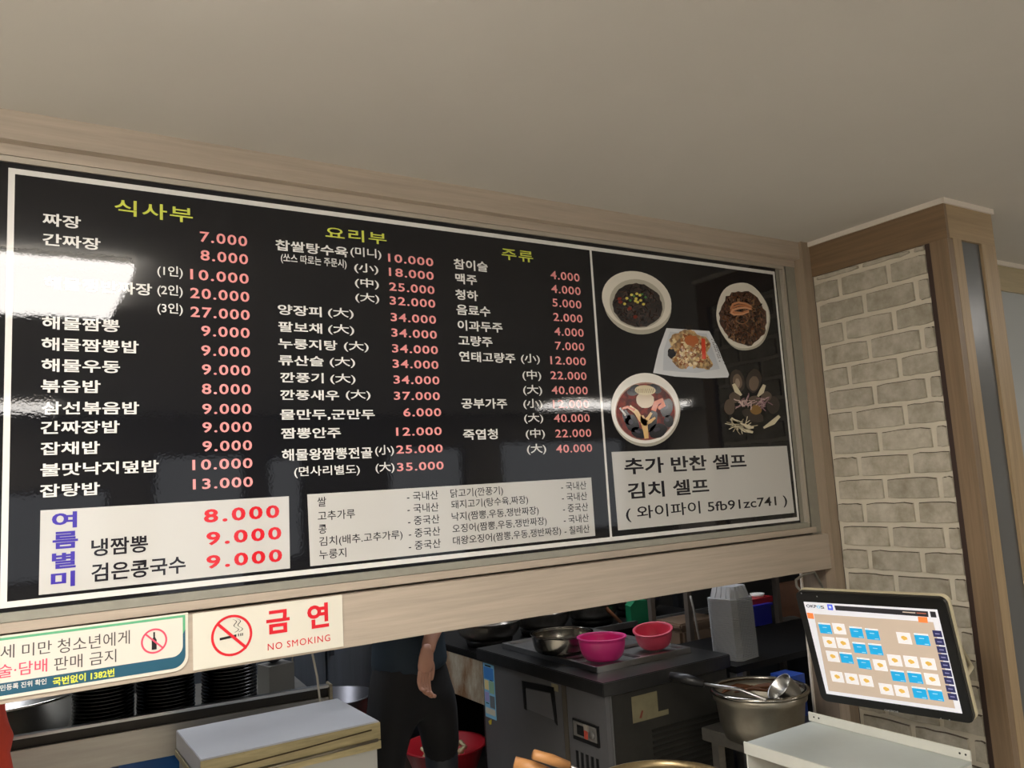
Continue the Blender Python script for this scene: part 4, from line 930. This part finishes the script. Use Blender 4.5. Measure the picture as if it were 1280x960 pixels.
for a0, dz in ((.5, 0), (1.3, 0), (.9, -.01)):
    pts = [((.1475 + .004) * 0.985 * math.cos(a0 + u * .5), (.1475 + .004) * .985 * math.sin(a0 + u * .5), HP - .03 + dz - .01 * abs(u)) for u in (-1, -.5, 0, .5, 1)]
    b.tube(pts, [.004, .009, .011, .008, .003], mat('dried_sauce', '563218', .6, var=.3, vscale=30), seg=6)
b.build('sauce_stain', pot)
ld = thing('ladle', 'steel ladle with a black taped handle resting across the big pot', 'ladle', (PCX, PCY, ZR + .0))
hA = onZ(838, 845, ZR + .05) - Vector(ld.location); hB = onZ(880, 855, ZR + .035) - Vector(ld.location); hC = onZ(925, 862, ZR + .015) - Vector(ld.location); hD = onZ(958, 875, ZR + .0) - Vector(ld.location)
b = MB(); b.tube([hA, hA.lerp(hB, .5) + Vector((0, 0, .002)), hB], [.014, .019, .013], mat('black_tape', '0c0c0c', .45, bump=.4, bscale=60), 10); b.build('handle', ld)
b = MB(); b.tube([hB, hC, hD], [.0055, .006, .006], STEEL); b.build('shaft', ld)
cupc = onZ(978, 862, ZR + .01) - Vector(ld.location)
b = MB(); M_ = Matrix.Translation(cupc) @ Matrix.Rotation(math.radians(46), 4, Vector((-.45, -.89, 0)))
b.lathe([(0, -.048), (.040, -.046), (.047, -.03), (.050, .012), (.052, .014), (.052, .018), (.048, .016), (.044, -.028), (.036, -.042), (0, -.044)], STEEL, 32, M=M_); b.build('cup', ld)
b = MB(); b.box(0.05, .135, .01, .10, 0, .152, mat('deep_blue_plastic', '22449a', .4)); pz_ = onZ(985, 846, .80)
simple_thing(b, 'blue_crate', 'deep blue plastic crate behind the big pot', 'crate', (2.462, .12, ZT + .0005))

# ================================================================== WOK AND TOOLS IN FRONT (cut by the frame)
ZF = .80; wc = onZ(792, 952, ZF)
fs_ = thing('stove_stand', 'low black stove stand under the near wok, below the frame', 'stove', (wc.x - .05, wc.y - .17, 0))
FSX, FSY = wc.x - .05, wc.y - .17
rel(MB().box(FSX - .2, FSX + .2, FSY - .19, FSY + .19, .64, .67, BLACKM).build('stove_top'), fs_)
for sx_ in (-.17, .17):
    for sy_ in (-.16, .16): rel(MB().box(FSX + sx_ - .015, FSX + sx_ + .015, FSY + sy_ - .015, FSY + sy_ + .015, 0, .6395, BLACKM).build('leg'), fs_)
nw = thing('wok', 'worn steel wok at the bottom edge of the photo, wooden tools beside it', 'wok', (FSX, FSY, .6705))
b = MB(); b.lathe(bowl_prof(.05, .185, .122, p=.9, lip=.002), mat('oily_wok_steel', '8a7a5a', .3, metal=.85, var=.45, vscale=9), 48); b.build('pan', nw)
b = MB(); b.lathe([(0, .03), (.08, .034), (.10, .05)], mat('dark_food', '3a2416', .3, var=.4, vscale=20), 24); b.build('stir_fry', nw)
OW = mat('orange_wood', 'b98450', .45, var=.15, vscale=8, stretch=(1, 6, 6))
def longtool(name, label, a, b_, c, rw, extra):
    base = Vector(c); o = thing(name, label, 'utensil', base)
    q = MB(); q.tube([Vector(a) - base, (Vector(a) * .5 + Vector(b_) * .5) - base + Vector((0, 0, .001)), Vector(b_) - base], [rw * .9, rw, rw * .8], OW, 10); q.build('wooden_handle', o)
    q = MB(); q.tube([Vector(b_) - base, Vector((0, 0, 0))], .0055, STEEL); q.build('shaft', o)
    if extra: q = MB(); q.lathe([(0, -.02), (.03, -.014), (.042, .004), (.040, .004), (.028, -.011), (0, -.016)], STEEL, 24, M=Matrix.Rotation(.3, 4, 'X')); q.build('head', o)
a_ = onZ(667, 943, .90); b__ = onZ(711, 957, .86)
dirv = (b__ - a_)
longtool('wok_ladle', 'steel wok ladle with an orange-brown round wooden handle, bottom of the photo', a_, b__, Vector((FSX - .035, FSY + .055, .752)), .013, True)
a_ = onZ(643, 953, .87); b__ = onZ(690, 968, .84); dirv = b__ - a_
longtool('wok_spatula', 'steel spatula with a flat wooden handle, nearer the white box', a_, b__, Vector((FSX - .075, FSY - .035, .752)), .016, True)

# ================================================================== WHITE BOX AT THE LEFT
bx = thing('white_chest', 'white-topped chest with yellowed taped edges, left of the standing cook', 'chest', (.80, .83, 0))
XB0, XB1, YB0, YB1, ZB = .510, 1.066, .597, .985, .81
B = lambda mb, n, bev=0: rel(mb.build(n, bevel=bev), bx)
TAPE = mat('yellowed_tape', 'b8ab80', .4, var=.25, vscale=9, stretch=(1, 4, 8))
SIDE = mat('grey_white_side', 'b8b9b2', .4)
B(MB().box(XB0, XB1, YB0, YB1, ZB - .058, ZB, mat('cold_white_laminate', 'd6d8dc', .35, var=.04, vscale=4)), 'lid', .002)
B(MB().box(XB0 + .008, XB1 - .008, YB0 + .008, YB1 - .008, 0, ZB - .061, SIDE), 'chest_body')
b = MB(); b.box(XB0 - .0015, XB1 + .0015, YB0 - .004, YB0 - .0008, ZB - .057, ZB - .004, TAPE); b.box(XB0 + .002, XB1 + .003, YB0 - .002, YB0 + .0065, ZB - .086, ZB - .0615, TAPE); B(b, 'front_tape')
b = MB(); b.tube([(XB0 + .10, YB0 - .009, ZB - .066), (XB0 + .3, YB0 - .010, ZB - .062), (XB1 - .01, YB0 - .009, ZB - .056)], .005, mat('crumpled_foil', '9a927e', .3, metal=.7, bump=1, bscale=60)); b.tube([(XB0 + .05, YB0 - .006, ZB - .040), (XB0 + .3, YB0 - .006, ZB - .032), (XB1 - .03, YB0 - .006, ZB - .022)], .0022, mat('dark_seam', '4a3c20', .6)); B(b, 'seam')
B(MB().box(XB0 - .004, XB0 - .0008, YB0, YB1, ZB - .080, ZB - .062, TAPE), 'side_tape')

# ================================================================== STEEL RAIL / COUNTER AT THE LEFT
rl = thing('steel_counter', 'long stainless counter edge in front of the stacked black bowls', 'counter', (1.07, 1.085, 0))
Rr = lambda mb, n, bev=0: rel(mb.build(n, bevel=bev), rl)
RXE = 1.07; RY0 = 1.11; RZT = .84; WT = .765
Rr(MB().box(-1.2, RXE, RY0, 1.85, WT - .025, WT, STEELB), 'worktop')
Rr(MB().box(-1.2, RXE, RY0 - .028, RY0 + .006, RZT - .010, RZT, STEEL), 'top_lip', .003)
Rr(MB().box(-1.2, RXE, RY0 + .0005, RY0 + .006, WT + .0005, RZT - .0125, mat('shadow_steel', '3a3732', .5, metal=.6)), 'recessed_band')  # shade under the lip is put into this dark steel colour
Rr(MB().box(-1.2, RXE, RY0 - .020, RY0 - .001, .69, .795, STEELB), 'front_apron', .002)
Rr(MB().box(RXE + .0005, RXE + .012, RY0 - .03, RY0 + .03, .69, RZT + .002, mat('aged_end_cap', '9a927c', .4, metal=.5)), 'end_cap', .002)
for x in (-1.15, .24, 1.03): Rr(MB().box(x - .016, x + .016, 1.14, 1.172, 0, WT - .0255, STEELB), 'leg')
Rr(MB().box(-1.19, RXE - .01, 1.18, 1.8, .28, .295, STEELD), 'undershelf')
rl.rotation_euler.z = -.088
# things on the undershelf
b = MB(); b.box(-.12, .15, -.1, .12, 0, .19, mat('blue_bag_plastic', '1c5fa8', .35, var=.2, vscale=8, bump=.5, bscale=12)); simple_thing(b, 'blue_crate', 'blue plastic crate hung below the counter edge beside the chest', 'crate', (.49, 1.36, .4965))
b = MB(); b.box(-.14, .17, -.12, .14, 0, .2, mat('dark_grey_box', '3b3a38', .5)); simple_thing(b, 'storage_box', 'dark box carrying the blue crate under the counter', 'box', (.49, 1.36, .2955))
b = MB(); b.box(-.11, .11, -.1, .1, 0, .33, mat('dark_grey_box', '3b3a38', .5)); b.box(-.11, .11, -.11, .1, .33, .345, mat('pale_lid', 'c8c6c0', .4)); simple_thing(b, 'lidded_box', 'dark box with a pale lid under the steel counter', 'box', (.20, 1.36, .2955))

# black bowls in nested stacks
BOWL = mat('black_melamine', '0d0d0e', .22, spec=.6)
def black_bowl():
    b = MB(); b.lathe([(0, 0), (.052, 0), (.060, .004), (.088, .028), (.099, .031), (.099, .035), (.090, .035), (.084, .031), (.058, .009), (0, .006)], BOWL, 28); return b
proto = black_bowl().build('melamine_bowl')
stacks = [(.325, 1.30, 'leftmost stack, beside the wide steel pan'), (.527, 1.28, 'middle stack'), (.745, 1.26, 'right-hand stack of the three')]
first = True
for sx_, sy_, wh in stacks:
    n = 24
    for k in range(n):
        if first: o = proto; first = False
        else: o = proto.copy(); C.objects.link(o)
        o.location = (sx_ + random.uniform(-.001, .001), sy_ + random.uniform(-.001, .001), .7660 + k * .0122)
        tag(o, 'black melamine bowl nested in the %s' % wh, 'bowl', 'black bowls in the ' + wh)
    
# wide steel pan at far left
pn = thing('steel_pan', 'wide shallow stainless pan at the left end of the counter', 'pan', (.015, 1.55, .7665))
b = MB(); b.lathe([(0, 0), (.21, 0), (.22, .01), (.262, .13), (.270, .133), (.270, .139), (.258, .137), (.216, .014), (0, .006)], STEEL, 56); b.build('pan_body', pn)
b = MB(); b.lathe([(.263, .134), (.273, .132), (.276, .137), (.271, .142), (.263, .140)], mat('polished_steel', 'a8a49a', .18, metal=1), 56, closed=True); b.build('rolled_rim', pn)
# small grey box and bits behind the stacks
b = MB(); b.box(-.06, .05, -.05, .05, 0, .12, mat('pale_grey_box', '77756f', .5)); simple_thing(b, 'grey_box', 'small grey box between the bowl stacks and the tall steel fridge', 'box', (.97, 1.42, .7665), rot=(0, 0, .2))
bm = bmesh.new(); bmesh.ops.create_icosphere(bm, subdivisions=3, radius=.05)
for v in bm.verts: v.co *= 1 + .15 * math.sin(v.co.x * 90) * math.cos(v.co.y * 80 + v.co.z * 60)
zmin = min(v.co.z for v in bm.verts)
for v in bm.verts: v.co.z -= zmin
me = bpy.data.meshes.new('cloth'); bm.to_mesh(me); bm.free(); me.materials.append(mat('grey_cloth', '4a4a52', .8))
o = bpy.data.objects.new('cleaning_cloth', me); C.objects.link(o); o.location = (.965, 1.42, .8870); tag(o, 'bunched dark grey cloth on top of the small grey box', 'cloth')
# cords hanging from the beam
CORD = mat('ivory_cord', 'cdc7b4', .6)
k1 = onY(366, 840, 1.5)
b = MB(); b.tube([(k1.x, 1.5, CEIL), (k1.x, 1.5, .7655)], .0030, CORD); o = b.build('hanging_cord'); tag(o, 'thin pale cord hanging straight down behind the steel counter edge', 'cord')
k2, k3 = onY(390, 815, 1.02), onY(400, 876, 1.02)
b = MB(); b.tube([(k2.x - .05, 1.02, CEIL), (k2.x - .02, 1.02, 1.5), k2, k2.lerp(k3, .5) + Vector((.004, 0, 0)), k3, k3 + Vector((.004, 0, -.25))], .0042, CORD); o = b.build('hanging_cord'); tag(o, 'thicker pale cord hanging between the white chest and the steel counter edge', 'cord')

# tall stainless fridge behind
tf = thing('upright_fridge', 'tall blue-grey stainless fridge behind the counter', 'fridge', (1.35, 2.45, 0))
TFm = mat('blue_grey_steel', '6d7681', .42, metal=.55, var=.15, vscale=4, stretch=(6, 6, .4))
rel(MB().box(.86, 1.98, 2.12, 2.8, .06, 1.95, TFm).build('body'), tf)
for x0, x1 in ((.865, 1.13), (1.14, 1.405), (1.415, 1.69), (1.70, 1.975)):
    d_ = rel(MB().box(x0, x1, 2.095, 2.1195, .1, 1.93, TFm).build('door', bevel=.004), tf)
    q = MB(); q.box(x0 + .012, x0 + .03, 2.075, 2.0945, .75, 1.25, mat('dark_handle', '3c4046', .4, metal=.5)); h_ = q.build('handle'); h_.parent = d_
for x in (.9, 1.94):
    for y in (2.16, 2.76): rel(MB().box(x - .02, x + .02, y - .02, y + .02, 0, .0595, BLACK).build('foot'), tf)
# steel tub beside the cook
tb = thing('steel_tub', 'round stainless tub on a stool behind the chest, beside the cook', 'tub', (1.27, 1.62, .42))
b = MB(); b.lathe([(0, 0), (.13, 0), (.14, .01), (.17, .24), (.176, .243), (.176, .249), (.166, .247), (.136, .014), (0, .006)], mat('dark_tub_steel', '5c5c60', .35, metal=.8), 44); b.build('tub_body', tb)
sl = thing('stool', 'plain low stool under the steel tub', 'stool', (1.27, 1.62, 0))
b = MB(); b.lathe([(0, .39), (.15, .39), (.15, .419), (0, .419)], BLACK, 28); b.build('seat', sl)
for a in range(4): b = MB(); an = PI / 4 + a * PI / 2; b.tube([(.12 * math.cos(an), .12 * math.sin(an), .389), (.15 * math.cos(an), .15 * math.sin(an), 0.002)], .012, BLACKM); b.build('leg', sl)
# red basin with food on the floor
rb = thing('red_basin', 'red plastic basin behind the cook holding pale cut vegetables', 'basin', (2.02, 1.62, .2205))
rb.location = (1.42, 1.52, .2205)
rb.location = (1.80, 1.595, .2205)
# ------------------------------------------------------------------ basin finalised below once the cook is placed
b = MB(); b.lathe([(0, 0), (.13, 0), (.14, .008), (.19, .13), (.20, .133), (.20, .138), (.186, .137), (.135, .012), (0, .006)], mat('red_basin_plastic', 'b0202a', .35), 44); b.build('basin_shell', rb)
b = MB()
for _ in range(46):
    a = random.uniform(0, 2 * PI); q = math.sqrt(random.random()) * .12; z = .02 + random.random() * .09
    x, y = q * math.cos(a), q * math.sin(a); th_ = random.random() * PI; l = random.uniform(.02, .035)
    b.tube([(x - l * math.cos(th_), y - l * math.sin(th_), z), (x + l * math.cos(th_), y + l * math.sin(th_), z + .015)], .009, mat('pale_vegetable', 'd8cfa0', .5), seg=5)
o = b.build('cut_vegetables', rb); o['kind'] = 'stuff'
o = MB().box(1.66, 1.94, 1.46, 1.74, 0, .22, mat('dark_grey_box', '3b3a38', .5)).build('low_crate'); tag(o, 'dark low crate carrying the red basin beside the range', 'crate')
# grey post between the legs
o = MB().box(1.69, 1.80, 1.97, 2.03, 0, 2.42, mat('brown_grey_post', '6e655f', .6)).build('kitchen_post'); tag(o, 'grey-brown upright post seen between the cook\'s legs', 'post')
# red apron corner at far left
bm = bmesh.new(); bmesh.ops.create_icosphere(bm, subdivisions=4, radius=1)
for v in bm.verts:
    v.co = Vector((v.co.x * .10, v.co.y * .07, v.co.z * .36)); v.co.x += .006 * math.sin(v.co.z * 60)
me = bpy.data.meshes.new('red'); bm.to_mesh(me); bm.free(); me.materials.append(mat('red_orange_cloth', 'c43c22', .7, var=.15, vscale=10))
for p in me.polygons: p.use_smooth = True
ra = onY(16, 950, .35)
o = bpy.data.objects.new('red_cushion', me); C.objects.link(o); o.location = (ra.x - .098, .35, .9005); tag(o, 'red-orange padded bundle cut off by the left edge of the photo', 'bundle')
o = MB().box(ra.x - .33, ra.x + .01, .2, .5, .50, .54, STEELD).build('side_table'); tag(o, 'small steel table under the red bundle, below the frame', 'table')
for x in (ra.x - .31, ra.x - .01):
    for y in (.22, .48): MB().box(x - .012, x + .012, y - .012, y + .012, 0, .4995, STEELD).build('leg', o)

# ================================================================== THE COOK
def skinned(name, verts, edges, radii, m, parent, sub=2, root=0):
    me = bpy.data.meshes.new(name); me.from_pydata([tuple(v) for v in verts], edges, [])
    o = bpy.data.objects.new(name, me); C.objects.link(o)
    md = o.modifiers.new('skin', 'SKIN'); md.use_smooth_shade = True
    sv = me.skin_vertices[0].data
    for i, r_ in enumerate(radii): sv[i].radius = (r_, r_) if not isinstance(r_, tuple) else r_; sv[i].use_root = (i == root)
    s2 = o.modifiers.new('sub', 'SUBSURF'); s2.levels = sub; s2.render_levels = sub
    dg = bpy.context.evaluated_depsgraph_get(); dg.update()
    nm = bpy.data.meshes.new_from_object(o.evaluated_get(dg)); o.modifiers.clear(); o.data = nm; bpy.data.meshes.remove(me)
    nm.materials.clear(); nm.materials.append(m)
    for p in nm.polygons: p.use_smooth = True
    nm.name = name
    if parent: o.parent = parent
    return o
SKIN = mat('skin', 'b98a74', .5, var=.06, vscale=12); TEE = mat('dark_teal_shirt', '1c2c38', .75, bump=.3, bscale=14, var=.1); TRO = mat('black_trousers', '0f0f11', .8, bump=.4, bscale=12)
HAIR = mat('black_hair', '14110f', .6); BOOT = mat('grey_blue_boot', '30343c', .45)
ck = thing('person', 'cook in dark teal shirt, black trousers and rubber boots, one bare hand hanging', 'person', (1.375, 1.02, 0), math.radians(200))
# local frame: faces +y, x to his right... feet on z=0
V = []; E_ = []; Rd = []
def v_(x, y, z, r, link=None):
    V.append((x, y, z)); Rd.append(r)
    if link is not None: E_.append((link, len(V) - 1))
    return len(V) - 1
pel = v_(0, 0, .92, (.11, .08)); wst = v_(0, .0, 1.05, (.10, .075), pel); chs = v_(0, -.01, 1.24, (.14, .09), wst); nkb = v_(0, -.01, 1.40, (.075, .07), chs); nk = v_(0, .0, 1.47, (.052, .055), nkb)
hd_ = v_(0, .015, 1.56, (.074, .088), nk); ht = v_(0, .01, 1.655, (.066, .082), hd_)
for s_ in (-1, 1):
    h = v_(s_ * .09, 0, .84, .07, pel); kx = s_ * .13
    kn = v_(s_ * .185, .03 * s_, .50, .052, h); cf = v_(s_ * .205, .03 * s_ - .02, .34, .048, kn); an = v_(s_ * .215, .03 * s_ - .02, .09, .034, cf); ft = v_(s_ * .22, .06 + .03 * s_, .045, (.038, .032), an); v_(s_ * .23, .16 + .03 * s_, .035, (.034, .024), ft)
    sh_ = v_(s_ * .175, -.01, 1.36, .058, chs); el_end = None
    if s_ == 1: # this forearm is raised in front of the chest
        el = v_(.25, .0, 1.13, .043, sh_); wr = v_(.16, .21, 1.17, .028, el)
        v_(.12, .25, 1.19, .024, wr)
    else:
        el = v_(-.25, .02, 1.15, .045, sh_); m1 = v_(-.05, .14, 1.08, .038, el); wr = v_(.095, .20, .985, .029, m1)
        v_(.110, .21, .945, .026, wr)
body = skinned('body', V, E_, Rd, SKIN, ck)
# face: nose, eyes, mouth, ears, hair as shaped pieces
fc = MB(); fc.tube([(0, .098, 1.585), (0, .112, 1.555), (0, .104, 1.545)], [.006, .012, .009], SKIN, 8)
fc.build('nose', ck)
for s_ in (-1, 1):
    q = MB(); q.lathe([(0, .007), (.007, .005), (.012, 0), (.007, -.005), (0, -.007)], mat('eye_white', 'd8d0c8', .3), 14, c=(s_ * .03, .0795, 1.590)); q.lathe([(0, .005), (.004, .004), (.005, 0), (.004, -.004), (0, -.005)], mat('eye_dark', '1a1210', .2), 12, c=(s_ * .03, .0885, 1.590)); q.build('eye', ck)
    MB().tube([(s_ * .016, .090, 1.609), (s_ * .03, .089, 1.613), (s_ * .044, .078, 1.609)], [.002, .003, .002], HAIR, 6).build('eyebrow', ck)
    MB().tube([(s_ * .078, .0, 1.60), (s_ * .086, -.008, 1.59), (s_ * .084, -.004, 1.565), (s_ * .077, .002, 1.55)], [.006, .011, .010, .005], SKIN, 8).build('ear', ck)
MB().tube([(-.022, .090, 1.515), (0, .099, 1.513), (.022, .090, 1.515)], [.003, .006, .003], mat('lip', '9a5a50', .5), 8).build('mouth', ck)
bm = bmesh.new(); bmesh.ops.create_uvsphere(bm, u_segments=28, v_segments=18, radius=1)
bmesh.ops.delete(bm, geom=[v for v in bm.verts if v.co.z < -.35 or (v.co.y > .35 and v.co.z < .38)], context='VERTS')
for v in bm.verts: v.co = Vector((v.co.x * .084, v.co.y * .100 - .004, v.co.z * .100 + 1.610))
me = bpy.data.meshes.new('hair'); bm.to_mesh(me); bm.free(); me.materials.append(HAIR)
o = bpy.data.objects.new('hair', me); C.objects.link(o); o.parent = ck; md = o.modifiers.new('t', 'SOLIDIFY'); md.thickness = .008
for p in me.polygons: p.use_smooth = True
# hands: palm plus five fingers
def hand(root, dirv, side, curl, nrm_):
    d = Vector(dirv).normalized(); n_ = Vector(nrm_); n_ = (n_ - d * n_.dot(d)).normalized(); x_ = d.cross(n_) * side
    R0_ = Vector(root)
    fr_ = []
    q = MB(); Mx = Matrix((x_, d, n_)).transposed().to_4x4(); Mx.translation = R0_ - d * .022
    q.lathe([(0, -.055), (.55, -.052), (.85, -.035), (1, -.005), (1, .022), (.88, .040), (.5, .048), (0, .050)], SKIN, 20, M=Mx @ Matrix(((.036, 0, 0, 0), (0, 0, 1, 0), (0, .0155, 0, 0), (0, 0, 0, 1))))
    q.build('palm', ck)
    for k, (off, ln, r_) in enumerate([(.026, .070, .0088), (.009, .078, .0092), (-.009, .073, .0088), (-.025, .058, .0078)]):
        a = R0_ + x_ * off * .9 + d * .012; c0 = curl * (1 + .15 * k)
        p = [a, a + d * .045]
        dd = d.copy()
        for q, f_ in enumerate((.45, .32, .23)):
            dd = (Matrix.Rotation(c0 * (.5 if q == 0 else .8) * side, 3, x_) @ dd); p.append(p[-1] + dd * ln * f_)
        fr_.append(skinned('finger', p, [(i, i + 1) for i in range(4)], [r_ * 1.25, r_ * 1.15, r_, r_ * .92, r_ * .75], SKIN, ck, 2))
    a = R0_ + x_ * .020 - d * .02
    p = [a, a + x_ * .022 + d * .02 + n_ * -.006, a + x_ * .034 + d * .048 + n_ * -.012, a + x_ * .034 + d * .072 + n_ * -.014]
    skinned('thumb', p, [(0, 1), (1, 2), (2, 3)], [.014, .012, .0095, .0078], SKIN, ck, 2)
hand((.132, .215, .915), (.07, .0, -.3), -1, .75, (.0, 1, .0))
hand((.10, .27, 1.20), (-.3, .2, .12), 1, .4, (.5, .8, 0))
# clothes
V = []; E_ = []; Rd = []
pel0 = v_(0, 0, .835, (.185, .15)); pel = v_(0, 0, .90, (.175, .138), pel0); wst = v_(0, 0, 1.04, (.158, .122), pel); chs = v_(0, -.01, 1.25, (.178, .125), wst); nkb = v_(0, -.01, 1.405, (.09, .085), chs)
for s_ in (-1, 1):
    a = v_(s_ * .185, -.01, 1.345, .078, chs)
    if s_ == 1: v_(.225, -.005, 1.20, .074, a)
    else: v_(-.225, -.005, 1.20, .074, a)
skinned('shirt', V, E_, Rd, TEE, ck)
V = []; E_ = []; Rd = []
pel = v_(0, 0, 1.02, (.135, .10)); p1_ = v_(0, 0, .95, (.14, .105), pel); p2_ = v_(0, 0, .85, (.145, .115), p1_)
for s_ in (-1, 1):
    h = v_(s_ * .12, .01, .74, (.098, .10), p2_); kn = v_(s_ * .185, .03 * s_, .55, (.082, .08), h); v_(s_ * .205, .03 * s_ - .01, .44 if s_ == -1 else .22, (.074, .076), kn)
skinned('trousers', V, E_, Rd, TRO, ck)
for s_ in (-1, 1):
    V = []; E_ = []; Rd = []
    a = v_(s_ * .196, .03 * s_ - .01, .55, (.078, .08)); c = v_(s_ * .212, .03 * s_ - .015, .25, (.060, .062), a); d_ = v_(s_ * .216, .03 * s_ - .01, .07, (.054, .057), c); e_ = v_(s_ * .222, .08 + .03 * s_, .05, (.050, .042), d_); v_(s_ * .232, .17 + .03 * s_, .042, (.046, .036), e_)
    skinned('boot', V, E_, Rd, BOOT, ck)

bpy.data.objects.remove(_to, do_unlink=True)
